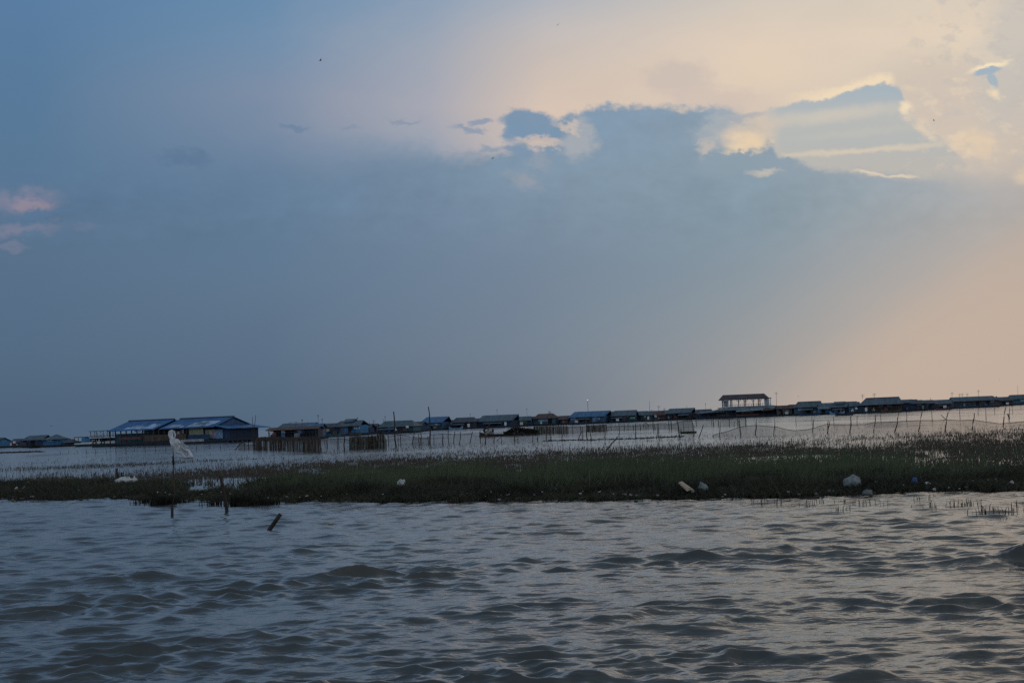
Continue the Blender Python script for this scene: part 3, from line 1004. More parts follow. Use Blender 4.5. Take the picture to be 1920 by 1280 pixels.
M_BAG = cloth_mat('white_plastic_bag', (0.92, 0.92, 0.90), 0.35)
M_BAGB = cloth_mat('blue_plastic_bag', (0.05, 0.14, 0.36), 0.2)
M_BAGG = cloth_mat('grey_plastic_bag', (0.36, 0.40, 0.40), 0.3)
M_BAGD = cloth_mat('muddy_plastic_bag', (0.20, 0.22, 0.22), 0.2)
M_CARD = cloth_mat('pale_cardboard', (0.46, 0.34, 0.25), 0.05)
M_FOAM = cloth_mat('yellowed_foam', (0.62, 0.55, 0.42), 0.1)


def crumple(size, seed, squash=0.7, rough=0.35, sub=3):
    """a crumpled bag: creased closed surface with a flat foot"""
    import bmesh
    bm = bmesh.new()
    bmesh.ops.create_icosphere(bm, subdivisions=sub, radius=1.0)
    pts = np.array([v.co[:] for v in bm.verts])
    n = fbm(pts[:, 0] * 1.7 + seed, pts[:, 1] * 1.7 + pts[:, 2] * 2.1, seed, 3)
    n2 = np.abs(fbm(pts[:, 0] * 4 + pts[:, 2] * 3, pts[:, 1] * 4 - pts[:, 2], seed + 9, 2) - 0.5)
    k = 0.72 + rough * 1.6 * (n - 0.5) - rough * 1.2 * n2 + 0.2
    for v, s in zip(bm.verts, k):
        v.co = v.co * float(s)
        v.co.z *= squash
        if v.co.z < -0.25: v.co.z = -0.25
        v.co = Vector((v.co.x * size[0], v.co.y * size[1], v.co.z * size[2]))
    me = bpy.data.meshes.new('crumpled_bag')
    bm.to_mesh(me)
    bm.free()
    return me


def litter(name, px, py, w_px, h_px, m, label, cat='litter', seed=0, D=None, group='plastic litter caught on the bank', z=0.10, squash=0.8, rough=0.4):
    p = ground(px, py, z)
    s = p.y / FOC
    me = crumple((w_px * s * 0.62, w_px * s * 0.45, h_px * s * 1.15), seed, squash, rough, 3 if w_px > 7 else 2)
    me.materials.append(m)
    me.polygons.foreach_set('use_smooth', [True] * len(me.polygons))
    o = bpy.data.objects.new(name, me)
    COL.objects.link(o)
    o.location = p
    o.rotation_euler = (random.uniform(-0.2, 0.2), random.uniform(-0.3, 0.3), random.uniform(-0.5, 0.5))
    return tag(o, label, cat, group)


litter('plastic_sack', 234, 905, 38, 15, M_BAG, 'long slumped white sack on the bank in front of two dark stubs', 'sack', 1, rough=0.5)
litter('plastic_bag', 254, 903, 9, 13, M_BAG, 'upright white bag corner at the end of the long slumped sack', 'bag', 2, rough=0.6)
litter('plastic_bag', 751, 911, 16, 16, M_BAG, 'white plastic bag shining alone in dark green grass near the middle', 'bag', 3, z=0.2)
litter('plastic_bag', 730, 911, 9, 10, M_BAGG, 'small greyish bag half hidden in grass next to the shining white one', 'bag', 4, z=0.16)
litter('plastic_bag', 1318, 917, 18, 16, M_BAGG, 'bluish grey bag lying beside the tilted pale board', 'bag', 5, z=0.16)
litter('plastic_sack', 1599, 908, 34, 21, M_BAGG, 'biggest pale sack, bulging out of the grass above the bank', 'sack', 6, z=0.18)
litter('plastic_bag', 1627, 925, 18, 10, M_BAGD, 'rounded grey bag at the waterline below the biggest pale sack', 'bag', 7, z=0.05)
litter('plastic_bag', 1715, 904, 12, 12, M_BAGB, 'small blue bag caught low in the grass', 'bag', 8, z=0.14)
litter('plastic_bag', 1740, 908, 12, 7, M_BAG, 'white scrap of plastic just past the small blue bag', 'bag', 9)
litter('plastic_bag', 1558, 924, 14, 8, M_BAGD, 'dull grey green bag in shadow short of the biggest pale sack', 'bag', 10, z=0.05)
litter('plastic_bag', 1776, 905, 12, 8, M_FOAM, 'yellowish crumpled wrap beyond the small blue bag', 'bag', 11)
litter('plastic_bag', 1507, 915, 10, 12, M_CARD, 'tan crumpled paper ahead of the biggest pale sack', 'litter', 12)
litter('plastic_bag', 30, 921, 7, 11, M_BAG, 'white pointed scrap low on the bank near its end', 'litter', 13, z=0.06)
litter('plastic_bag', 44, 920, 7, 11, M_BAGG, 'bluish white scrap next to the white pointed one', 'litter', 14, z=0.06)
litter('plastic_bag', 52, 908, 9, 7, M_CARD, 'pinkish crumpled scrap above the bluish white one', 'litter', 15)
litter('plastic_bag', 308, 907, 6, 5, M_BAG, 'tiny white scrap on the bank beside the flag pole', 'litter', 16)
litter('plastic_bag', 507, 930, 7, 7, M_BAGG, 'small pale round bag low on the bank behind the sedge clumps', 'bag', 17, z=0.04)
litter('plastic_bag', 606, 911, 9, 6, M_FOAM, 'yellowish flat scrap in grass before the tan twisted one', 'litter', 18)
litter('plastic_bag', 627, 909, 9, 8, M_CARD, 'tan twisted scrap in grass after the yellowish flat one', 'litter', 19)
litter('plastic_bag', 780, 909, 6, 7, M_BAGG, 'small dim white scrap just past the shining white bag', 'litter', 20)
litter('plastic_bag', 1113, 912, 12, 6, M_BAGG, 'low dim white heap of plastic between grass tufts', 'litter', 21)
litter('plastic_bag', 1026, 908, 5, 4, M_BAG, 'bright white speck of plastic on a dark grass slope', 'litter', 22)
litter('plastic_bag', 1371, 915, 6, 5, M_BAG, 'white speck of plastic past the bluish grey bag', 'litter', 23)
litter('plastic_bag', 1378, 921, 7, 7, M_FOAM, 'yellowish scrap under the white speck past the bluish grey bag', 'litter', 24, z=0.05)
litter('plastic_bag', 1693, 913, 4, 8, M_BAG, 'small upright white scrap ahead of the small blue bag', 'litter', 25, z=0.08)
litter('plastic_bag', 1825, 905, 14, 6, M_BAG, 'flat white scrap on the bank behind the thick reed stubble', 'litter', 26)
litter('plastic_bag', 1866, 903, 12, 8, M_CARD, 'brownish white scrap leaning on the grass beyond the flat white one', 'litter', 27)
litter('plastic_bag', 1897, 906, 8, 7, M_BAG, 'white round scrap on the bank before the last pale bag', 'litter', 28)
litter('plastic_bag', 1916, 900, 12, 14, M_BAGG, 'last pale bag at the end of the bank where the view stops', 'bag', 29)
litter('foam_float', 1017, 935, 9, 5, M_BAGG, 'glassy round float washing against the bank edge', 'float', 30, z=0.0)
litter('foam_float', 620, 981, 9, 5, M_FOAM, 'pale brown float bobbing past the short slanting stake', 'float', 31, z=0.0, group='floats on the water')

# the tilted pale board
pb = ground(1283, 930, 0.05)
bq = [at_dist(1273, 903, pb.y) - pb, at_dist(1279, 902, pb.y + 0.25) - pb, at_dist(1302, 918, pb.y + 0.1) - pb, at_dist(1290, 919, pb.y - 0.15) - pb]
o = MB().slab(bq, 0.03).build('foam_board', M_CARD)
o.location = pb
tag(o, 'pale tan board tilted up out of the dark grass on the bank', 'board', 'plastic litter caught on the bank')


def debris():
    n = 420
    x = RNG.uniform(-150, 2050, n)
    wgt = np.interp(x, [-150, 0, 150, 250, 480, 560, 640, 720, 790, 840, 920, 980, 1080, 1400, 1600, 1760, 2050], [.5, .8, .7, .5, .5, .9, .7, .3, .8, 1, .9, .4, .25, .15, .35, .4, .2])
    keep = RNG.random(n) < wgt
    x = x[keep]
    vs, fs = [], []
    for a in x:
        e = float(bank_edge(a))
        p = ground(a, e - RNG.uniform(-2.5, 7))
        s = RNG.uniform(0.008, 0.045)
        q = RNG.normal(0, 1, (8, 3)) * s * np.array([1, 1, 0.35])
        base = np.array([(i & 1, (i >> 1) & 1, (i >> 2) & 1) for i in range(8)]) - 0.5
        pts = base * s * np.array([2.2, 1.4, 0.8]) + q * 0.4 + np.array([p.x, p.y, RNG.uniform(0.0, 0.06)])
        k = len(vs)
        vs += pts.tolist()
        fs += [[k + i for i in f] for f in ((0, 2, 3, 1), (4, 5, 7, 6), (0, 1, 5, 4), (2, 6, 7, 3), (0, 4, 6, 2), (1, 3, 7, 5))]
    o = np_mesh('shore_debris', np.array(vs), np.array(fs), mat('washed_up_scum', (0.13, 0.10, 0.075), var=0.75, scale=1.7))
    tag(o, 'washed up scum and bits lining the water edge', 'debris', kind='stuff')
    # bits of paper and foam blown over the bank
    n = 130
    vs, fs = [], []
    for _ in range(n):
        a = RNG.uniform(-150, 2050)
        e = float(bank_edge(a))
        p = ground(a, e - RNG.uniform(3, 40) * RNG.random() - 3, 0.12)
        s = RNG.uniform(0.006, 0.028)
        base = np.array([(i & 1, (i >> 1) & 1, (i >> 2) & 1) for i in range(8)]) - 0.5
        pts = base * s * np.array([2.0, 1.0, 1.2]) + RNG.normal(0, 1, (8, 3)) * s * 0.4 + np.array([p.x, p.y, RNG.uniform(0.08, 0.22)])
        k = len(vs)
        vs += pts.tolist()
        fs += [[k + i for i in f] for f in ((0, 2, 3, 1), (4, 5, 7, 6), (0, 1, 5, 4), (2, 6, 7, 3), (0, 4, 6, 2), (1, 3, 7, 5))]
    o = np_mesh('litter_flecks', np.array(vs), np.array(fs), mat('pale_flecks', (0.26, 0.25, 0.24), var=0.8, scale=1.3))
    tag(o, 'pale flecks of litter strewn over the dark bank', 'litter', kind='stuff')


debris()

# ------------------------------------------------------------------ nets and stakes in the middle distance
NETS = dict(
    dense=net_mat('dense_brown_screen', (0.045, 0.036, 0.030), 1.5),
    olive=net_mat('olive_screen', (0.085, 0.072, 0.045), 0.75),
    thin=net_mat('thin_grey_net', (0.15, 0.125, 0.11), 0.33),
    brown=net_mat('brown_net', (0.10, 0.08, 0.065), 0.55),
)


def fence(label, cat, pts, top, net, posts, D0=None, rad=0.04, group='net fences standing in the shallows', slats=False):
    """pts: [(px, py_base)], top: [(px, py_top)] along the net; posts: [((bx,by),(tx,ty))]"""
    c = ground(*pts[0])
    root = empty('net_fence', c, label, cat, group=group)
    bx, by = [p[0] for p in pts], [p[1] for p in pts]
    tx, ty = [p[0] for p in top], [p[1] for p in top]
    n = max(6, int(abs(bx[-1] - bx[0]) / 1.5))
    vs, fs = [], []
    if slats:
        # screen of split bamboo: many upright slats, standing a little apart
        g = MB()
        x = bx[0]
        while x < bx[-1]:
            if random.random() < 0.80:
                b = ground(x, np.interp(x, bx, by))
                t = at_dist(x + random.uniform(-1, 1), np.interp(x, tx, ty) + random.uniform(-1.2, 2.5), b.y + random.uniform(-0.2, 0.2))
                g.tube([b - c - Vector((0, 0, 0.4)), t - c], random.uniform(0.02, 0.05), 4)
            x += random.choice([0.5, 0.6, 0.8, 1.2, 2.0])
        g.build('bamboo_lattice', mat('split_bamboo', (0.075, 0.058, 0.044), scale=2.0), root)
    rows = 5
    for i in range(n + 1):
        x = bx[0] + (bx[-1] - bx[0]) * i / n
        b = ground(x, np.interp(x, bx, by))
        tyy = np.interp(x, tx, ty)
        for j in range(rows + 1):
            u = j / rows
            p = at_dist(x, np.interp(x, bx, by) * (1 - u) + tyy * u, b.y + 0.25 * math.sin(x * 0.5 + j) * (1 if j % 2 else 0.4))
            if j == 0: p = p - Vector((0, 0, 0.3))
            vs.append(p - c)
    for i in range(n):
        for j in range(rows):
            a = i * (rows + 1) + j
            fs.append((a, a + rows + 1, a + rows + 2, a + 1))
    MB().add(vs, fs).build('net', NETS[net], root)
    # head rope
    MB().tube([vs[i * (rows + 1) + rows] for i in range(n + 1)], 0.018, 4).build('head_rope', M_STAKE, root)
    for (b_, t_) in posts:
        b = ground(*b_)
        t = at_dist(*t_, b.y)
        rr = rad * random.uniform(0.55, 1.0)
        MB().tube([p - c for p in bent(b - (t - b).normalized() * 0.5, t, random.uniform(-0.03, 0.03), 5, 0.02)], [rr * k for k in (1.15, 1.1, 1.0, 0.95, 0.85, 0.7)], 6).build('post', M_STAKE, root, True)
    return root


def pv(x, yb, yt, lean=-1.0):
    return ((x, yb), (x + lean, yt))


fence('low dark screen sagging from its first leaning post near the blue roofed hall', 'fence', [(447, 843), (475, 843), (500, 843)], [(447, 831), (456, 830), (463, 834), (478, 834), (490, 836), (500, 842)], 'brown', [pv(458, 843, 826), pv(467, 843, 828), pv(478, 843, 827)], rad=0.05)
fence('long ragged dark bamboo screen below the long dark shop', 'fence', [(478, 843), (535, 843), (557, 845), (600, 847)], [(478, 822), (490, 819), (520, 819), (545, 820), (570, 819), (600, 822)], 'brown', [pv(x, 844 + (x - 480) * 0.02, y) for x, y in ((476, 812), (486, 820), (499, 818), (512, 821), (524, 818), (539, 819), (549, 820), (560, 815), (569, 817), (578, 818), (587, 816), (601, 818))], rad=0.055, slats=True)
fence('thin grey net with bent posts between two dark screens', 'fence', [(601, 847), (620, 843), (655, 842)], [(601, 826), (615, 823), (640, 822), (655, 824)], 'thin', [pv(602, 847, 818), pv(614, 840, 822), pv(633, 841, 816), pv(635, 840, 815), pv(646.5, 846, 815), pv(609, 838, 824)], rad=0.055)
fence('solid olive brown screen in front of the bright blue house', 'fence', [(655, 842), (690, 841), (725, 839.5)], [(655, 820), (670, 818), (690, 818), (705, 817), (714, 813), (719, 813), (725, 826)], 'olive', [pv(661, 841, 816), pv(677, 841, 817), pv(691, 841, 813), pv(698, 840, 812), pv(708, 840, 810), pv(718, 840, 811)], rad=0.05, slats=True)
fence('pale see-through net behind the tall pole, next to the olive screen', 'fence', [(726, 836), (750, 834), (773, 833)], [(726, 819), (738, 817), (752, 815), (764, 817), (773, 820)], 'thin', [pv(728, 835, 812), pv(747, 834, 811), pv(751, 834, 811)], rad=0.045)
fence('short dark netted pen between two tilted posts by the second tall pole', 'fence', [(773, 834), (790, 834), (807, 834)], [(773, 818), (785, 820), (800, 820), (807, 818)], 'brown', [((773, 834), (777, 811)), pv(786, 835, 813), ((789, 833), (789, 811)), pv(803, 833, 817)], rad=0.05)
fence('long thin net with hooked posts under the moored canoe bow', 'fence', [(807, 833), (850, 832), (886, 831)], [(807, 815), (830, 813), (850, 814), (870, 814), (886, 812)], 'thin', [pv(815, 834, 811), pv(831, 834, 813), pv(842, 832, 803), ((851, 831), (853, 808)), ((860, 833), (864, 809)), ((882, 832), (886, 809))], rad=0.045)
fence('thin net line with crossed sticks right below the loaded canoe', 'fence', [(886, 830), (930, 830), (980, 829), (1035, 826)], [(886, 816), (930, 818), (980, 815), (1010, 814), (1035, 812)], 'thin', [((900, 828), (900, 806)), ((910, 832), (911, 816)), ((925.5, 829), (927, 815)), ((940, 831), (942, 817)), ((931, 826), (941, 818)), ((965, 828), (964, 812)), ((969, 829), (973, 812)), pv(999, 829, 813, 0), pv(1008, 827, 811, 0), ((1023, 824), (1025, 797)), pv(1032, 826, 812, 0)], rad=0.045)
fence('dense brown reed screen behind the canoe load', 'fence', [(1000, 813), (1030, 812), (1066, 812)], [(1000, 800), (1015, 799), (1035, 799), (1066, 799)], 'olive', [pv(x, 813, 796) for x in (1003, 1009, 1016, 1024, 1032, 1038, 1048, 1053, 1057, 1063)], rad=0.06, slats=True)
fence('low grey net joining two brown reed screens on the open water', 'fence', [(1066, 812), (1084, 811), (1100, 809)], [(1066, 800), (1080, 799), (1092, 800), (1100, 798)], 'brown', [pv(1074, 812, 796), pv(1090, 811, 798), pv(1101, 822, 795)], rad=0.06)
fence('square brown mat screen on posts before the blue roofed house', 'fence', [(1100, 809), (1137, 808)], [(1100, 797.5), (1118, 797), (1137, 796)], 'olive', [pv(x, 809, 795) for x in (1104, 1114, 1125, 1131, 1138)], rad=0.055, slats=True)
fence('long brown translucent net stretching below the houses with a hoop in it', 'fence', [(1137, 807), (1180, 806), (1220, 804), (1262, 804), (1302, 813)], [(1137, 799), (1180, 798), (1200, 797), (1240, 793), (1262, 794), (1280, 789), (1297, 787), (1302, 800)], 'brown', [pv(x, 806, y) for x, y in ((1147, 794), (1171, 793), (1178, 791), (1188, 796), (1201, 794), (1225, 790), (1228, 796), (1255, 788), (1259, 787), (1282, 789))] + [((1274, 820), (1269, 788)), ((1302, 814), (1297, 787)), ((1276, 813), (1277, 803))], rad=0.05)
fence('far thin net with dark framed panel under the roofed pavilion', 'fence', [(1302, 801), (1350, 799), (1384, 798), (1400, 797)], [(1302, 787), (1340, 786), (1384, 785), (1397, 784), (1400, 790)], 'thin', [pv(x, 799, y) for x, y in ((1306, 787), (1335, 785), (1338, 786), (1347, 783), (1368, 784), (1384, 785), (1387, 785), (1399, 783))], rad=0.055)
fence('sagging net on crooked posts where the reeds begin', 'fence', [(1335, 818), (1350, 818), (1390, 818), (1420, 816), (1452, 818), (1490, 815)], [(1335, 816), (1348, 812), (1365, 808), (1385, 801), (1400, 798), (1420, 797), (1440, 799), (1456, 800), (1475, 805), (1490, 807)], 'thin', [((1349, 817), (1352, 788)), ((1389, 818), (1385, 788)), ((1417, 815), (1419, 785)), ((1451, 817), (1453, 792))], rad=0.05)
fence('loosely hanging net looped between curved posts at the reed edge', 'fence', [(1490, 814), (1525, 811), (1552, 811), (1594, 811), (1637, 811)], [(1490, 807), (1500, 806), (1515, 805), (1530, 801), (1550, 795), (1575, 796), (1600, 796), (1625, 795), (1637, 792)], 'thin', [((1525, 811), (1527, 780)), ((1552, 811), (1553, 787)), ((1551, 812), (1556, 789)), ((1594, 812), (1595, 780)), ((1637, 811), (1641, 778))], rad=0.05)
fence('farthest stretch of net running up to the view edge along the reeds', 'fence', [(1637, 809), (1677, 809), (1721, 808), (1773, 808), (1824, 805), (1882, 800), (1930, 798)], [(1637, 792), (1660, 791), (1700, 789), (1725, 788), (1760, 788), (1775, 787), (1800, 788), (1825, 787), (1850, 791), (1875, 794), (1900, 792), (1930, 789)], 'thin', [((1677, 810), (1685, 774)), ((1721, 808), (1729, 771)), ((1773, 808), (1778, 772)), ((1824, 805), (1827, 774)), ((1882, 800), (1886, 763)), ((1774, 786), (1764, 777))], rad=0.05)

# a hoop of bent cane in the long brown net
hc = ground(1211, 805)
hp = []
for k in range(15):
    a = -0.25 * math.pi + 1.5 * math.pi * k / 14
    hp.append(at_dist(1211 + 4.8 * math.cos(a), 798.5 - 5.6 * math.sin(a), hc.y) - hc)
o = MB().tube(hp, 0.035, 5).build('cane_hoop', M_STAKE, None, True)
o.location = hc
MB().tube([at_dist(1211, 804, hc.y) - hc + Vector((0, 0, -0.4)), at_dist(1211, 793, hc.y) - hc], 0.03, 5).build('spoke_stick', M_STAKE, o, True)
tag(o, 'round hoop of bent cane standing on the long brown net', 'hoop')
# floating weed in a frame
wp = ground(1290, 812)
n = 500
v, f = blades(RNG.uniform(-0.62, 0.7, n), RNG.uniform(-0.5, 0.6, n), RNG.uniform(0.05, 0.22, n), 0.06 * RNG.uniform(0.5, 1.4, n), 0.7)
o = np_mesh('floating_weed', v, f, plant_mat('weed_leaf', (0.04, 0.06, 0.02), (0.06, 0.08, 0.03), (0.03, 0.03, 0.02)))
o.location = wp
tag(o, 'patch of green floating weed caught between two leaning net posts', 'weed')

# tall poles and lone stakes
stake((742, 838), (738, 771), 0.07, 'tall bare pole rising above the roofs beside the olive screen', 'pole', name='tall_pole', bend=0.0)
stake((806, 832), (803, 762), 0.07, 'tallest bare pole, kinked near its top, in front of the blue roofed house', 'pole', name='tall_pole', bend=0.02)
stake((441, 843), (454, 828), 0.06, 'dark stick slanting out of the water ahead of the low dark screen', bend=0.0)
stake((475, 832), (473, 781), 0.05, 'slender pole beside the blue hall gable, the shorter of a crossing pair', 'pole', name='slender_pole', bend=0.0, D=225)
stake((475, 832), (479, 778), 0.05, 'slender pole crossing its shorter neighbour by the blue hall gable', 'pole', name='slender_pole', bend=0.0, D=226)
for b, t, lab in (
        ((1053, 827), (1054, 812), 'short stake in pale water before the dense brown screen'),
        ((1083, 826), (1090, 808), 'leaning stake with a crosspiece in pale water'),
        ((1092, 822), (1092, 800), 'upright stake paired with the leaning stake with a crosspiece'),
        ((1108, 826), (1107, 810), 'short stake below the square brown mat screen'),
        ((1134, 825), (1134, 808), 'short stake under the far corner of the square mat screen'),
        ((1160, 818), (1160, 793), 'thin tall stake with a forked foot beyond the square mat screen'),
        ((1136, 844), (1158, 818), 'long branch slanting out of the reeds towards the forked stake'),
        ((1191, 822), (1191, 793), 'thickest straight post standing alone before the cane hoop'),
        ((1230, 822), (1234, 800), 'slightly bent stake past the cane hoop'),
        ((1234, 818), (1234, 793), 'upright stake crossing the slightly bent one past the cane hoop'),
        ((1310, 821), (1319, 796), 'stake leaning away from the patch of floating weed'),
        ((1376, 800), (1377, 790), 'short stub leaning in bright water below the pavilion')):
    stake(b, t, 0.042, lab, bend=0.02, wob=0.02, group='lone stakes in the shallows')
for i, (b, t) in enumerate([((113, 851), (112, 845)), ((129, 849), (128, 844)), ((145, 849), (144, 843)), ((162, 850.5), (161, 842)), ((179.4, 850.5), (177.5, 841)), ((199, 849.5), (198, 840)), ((217, 850), (216.5, 840)), ((235.6, 849.5), (235, 834.5)), ((252, 846), (251, 838)), ((271, 848), (270.5, 833)), ((291, 847), (290.5, 832)), ((310, 846), (310, 832)), ((368, 845), (368, 836)), ((393, 841), (393, 834)), ((413, 844), (413, 833))]):
    stake(b, t, 0.032, f'{ORD[i]} twig stake in the thin line below the two-deck boat, counting away from it', bend=0.03, wob=0.03, group='line of thin twig stakes')
for i, (b, t) in enumerate([((1453, 800), (1452, 782)), ((1493, 797), (1492, 782)), ((1523, 796), (1522, 780)), ((1564, 796), (1563, 780)), ((1607, 793), (1607, 779)), ((1652, 792), (1651, 774)), ((1700, 790), (1700, 768)), ((1748, 789), (1747, 768)), ((1780, 772), (1780, 766)), ((1800, 786), (1799, 766)), ((1834, 777), (1834, 764)), ((1849, 787), (1848, 766)), ((1865, 776), (1865, 764)), ((1892, 786), (1893, 764)), ((1899, 774), (1898, 760)), ((1914, 765), (1914, 757))]):
    stake(b, t, 0.035, f'{ORD[i]} thin straight stake in bright water behind the nets, counted from the pavilion', bend=0.0, wob=0.01, group='far thin stakes in bright water')
o = MB().slab([at_dist(1887, 774, 130) - at_dist(1892, 784, 130), at_dist(1890, 773, 130) - at_dist(1892, 784, 130), at_dist(1894, 784, 130.1) - at_dist(1892, 784, 130), at_dist(1891, 784, 130.1) - at_dist(1892, 784, 130)], 0.05).build('loose_board', WALLS['grey'])
o.location = ground(1892, 784)
tag(o, 'small grey board leaning among sticks in bright water near the view edge', 'board')

# ------------------------------------------------------------------ floating village
WL_X = [-200, 0, 130, 300, 440, 604, 700, 760, 820, 900, 1000, 1100, 1200, 1300, 1400, 1500, 1600, 1700, 1800, 1900, 2100]
WL_Y = [846, 839, 836, 832, 831, 818.5, 813, 811, 805.5, 802.5, 798, 794, 790, 785.5, 782, 778, 775, 771, 765.5, 759.5, 749]
M_LAMP = bpy.data.materials.new('lit_lamp')
M_LAMP.use_nodes = True
_b = M_LAMP.node_tree.nodes['Principled BSDF']
_b.inputs['Emission Color'].default_value = (1.0, 0.95, 0.85, 1)
_b.inputs['Emission Strength'].default_value = 1.1
CLUTTER_M = [('blue', M_DRUM), ('white', M_WHITE), ('grey', M_BAGG), ('brown', WALLS['brown']), ('red', WALLS['red'])]


def ball(c, r, n=8):
    g = MB()
    vs, fs = [], []
    for i in range(1, n // 2):
        a = math.pi * i / (n // 2)
        for k in range(n):
            b = 2 * math.pi * k / n
            vs.append((c[0] + r * math.sin(a) * math.cos(b), c[1] + r * math.sin(a) * math.sin(b), c[2] + r * math.cos(a)))
    rows = n // 2 - 1
    for i in range(rows - 1):
        for k in range(n):
            fs.append((i * n + k, i * n + (k + 1) % n, (i + 1) * n + (k + 1) % n, (i + 1) * n + k))
    t, u = len(vs), len(vs) + 1
    vs += [(c[0], c[1], c[2] + r), (c[0], c[1], c[2] - r)]
    for k in range(n):
        fs.append((t, (k + 1) % n, k))
        fs.append((u, (rows - 1) * n + k, (rows - 1) * n + (k + 1) % n))
    return g.add(vs, fs)


def gable_roof(L, d, ze, zr, ov=0.35, oy=0.6, th=0.09, hip=0.0, horn=0.0, ridge_y=0.0, hipr=None):
    hipr = hip if hipr is None else hipr
    g = MB()
    x0, x1 = -L / 2 - ov, L / 2 + ov
    rl, rr = x0 + hip, x1 - hipr + horn
    y0, y1 = -d / 2 - oy, d / 2 + oy
    g.slab([(x0, y0, ze), (x1, y0, ze), (rr, ridge_y, zr), (rl, ridge_y, zr)], th)
    g.slab([(x1, y1, ze), (x0, y1, ze), (rl, ridge_y, zr), (rr, ridge_y, zr)], th)
    if hip > 0.5: g.slab([(x0, y1, ze), (x0, y0, ze), (rl, ridge_y, zr - 0.003)], th)
    if hipr > 0.5: g.slab([(x1, y0, ze), (x1, y1, ze), (rr, ridge_y, zr - 0.003)], th)
    return g


def H(x0, x1, ridge, eave, roof, wall, label, nick, base=None, yaw=0.3, d=None, hip=0.0, hipr=None, horn=0.0, door=(), win=(), porch=None, panel=(), ant=(), lamp=(), back=0.0, clutter=2, veranda=False, cap=None, step=0.0, cat='house', cloth=()):
    xc = (x0 + x1) / 2
    yb = np.interp(xc, WL_X, WL_Y) if base is None else base
    c = ground(xc, yb)
    if back:
        c = at_dist(xc, hor(xc) + 1.8 * FOC / (c.y + back), c.y + back)
        c.z = 0
    D = c.y
    s = D / FOC
    Z = lambda y: CAM_H + (hor(xc) - y) * s
    width = (x1 - x0) * s
    d = d or min(6.0, 0.55 * width + 1.0)
    L = max(2.0, (width - (d + 1.2) * math.sin(yaw)) / math.cos(yaw) - 0.7)
    zr, ze = Z(ridge), Z(eave)
    root = empty('floating_house', c, label, cat, -yaw, 'houses of the floating village')
    fl = 0.42
    yf = -d / 2
    deck = 1.7 if (porch or veranda) else 0.7
    g = MB().box(-L / 2 - 0.4, L / 2 + 0.4, yf - deck, d / 2 + 0.5, 0.18, fl)
    for k in range(int(d) + 2):
        y = yf - deck + 0.3 + k * 1.05
        if y < d / 2 + 0.3: g.tube([(-L / 2 - 0.5, y, 0.04), (L / 2 + 0.5, y, 0.04)], 0.17, 7)
    g.build('raft', M_RAFT, root)
    wl = MB()
    fy = yf + (1.6 if veranda else 0)
    wl.box(-L / 2, L / 2, fy, d / 2, fl, ze + 0.02)
    if hip < 0.5:
        hh = zr - ze - 0.12
        for xx in (-L / 2, L / 2 - 0.08):
            wl.add([(xx, fy + 0.1, ze + 0.02), (xx, d / 2 - 0.1, ze + 0.02), (xx, 0, ze + hh), (xx + 0.08, fy + 0.1, ze + 0.02), (xx + 0.08, d / 2 - 0.1, ze + 0.02), (xx + 0.08, 0, ze + hh)], [(0, 2, 1), (3, 4, 5), (0, 3, 5, 2), (1, 2, 5, 4), (0, 1, 4, 3)])
    wo_ = wl.build('wall', WALLS[wall], root)
    ro = gable_roof(L, d, ze - 0.12, zr, hip=hip, hipr=hipr, horn=horn).build('roof', ROOFS[roof], root)
    if step:                                            # raised second tier of the roof
        gable_roof(L * step, d * 0.5, zr - 0.25, zr + 0.35, ov=0.2, oy=0.2, horn=0.4).build('roof_tier', ROOFS[roof], root)
    if cap: MB().tube([(-L / 2 - 0.3 + hip, 0, zr + 0.04), (L / 2 + 0.3 - (hip if hipr is None else hipr) + horn, 0, zr + 0.05)], 0.11, 6).build('ridge_cap', ROOFS[cap], ro)
    X = lambda fr: -L / 2 + L * fr
    for fr in door:
        MB().box(X(fr) - 0.5, X(fr) + 0.5, fy - 0.05, fy + 0.02, fl + 0.02, min(ze - 0.3, fl + 2.0)).build('door', M_DARK, root)
    for fr in win:
        zz = fl + 0.95
        wn = MB().box(X(fr) - 0.5, X(fr) + 0.5, fy - 0.04, fy + 0.02, zz, min(zz + 0.9, ze - 0.2)).build('window', M_GLASS, root)
        zt = min(zz + 0.9, ze - 0.2)
        MB().box(X(fr) - 0.6, X(fr) + 0.6, fy - 0.07, fy - 0.005, zt + 0.003, zt + 0.1).box(X(fr) - 0.6, X(fr) + 0.6, fy - 0.07, fy - 0.005, zz - 0.1, zz - 0.003).box(X(fr) - 0.6, X(fr) - 0.503, fy - 0.066, fy - 0.005, zz - 0.001, zt + 0.001).box(X(fr) + 0.503, X(fr) + 0.6, fy - 0.066, fy - 0.005, zz - 0.001, zt + 0.001).box(X(fr) - 0.03, X(fr) + 0.03, fy - 0.062, fy - 0.043, zz, zt).build('frame', M_WHITE if wall in ('blue', 'teal', 'bright') else WALLS['brown'], wn)
    for i, (f0, f1, z0, z1, colr, nm) in enumerate(panel):
        h0, h1 = fl + (ze - fl) * z0, fl + (ze - fl) * z1
        MB().box(X(f0), X(f1), fy - 0.12 - 0.004 * i, fy - 0.072, h0, h1).build(nm, WALLS[colr] if isinstance(colr, str) else colr, root)
    if veranda:
        nn = max(3, int(L / 2.4))
        for k in range(nn + 1):
            x = -L / 2 + 0.1 + (L - 0.2) * k / nn
            MB().box(x - 0.06, x + 0.06, yf - 0.06, yf + 0.06, fl, ze - 0.15).build('post', M_POST, root)
        rg = MB().box(-L / 2, L / 2, yf - 0.05, yf + 0.03, fl + 0.85, fl + 0.95)
        for k in range(int(L / 0.5)): rg.box(-L / 2 + 0.2 + k * 0.5, -L / 2 + 0.25 + k * 0.5, yf - 0.03, yf + 0.01, fl, fl + 0.85)
        rg.build('railing', WALLS[wall], root)
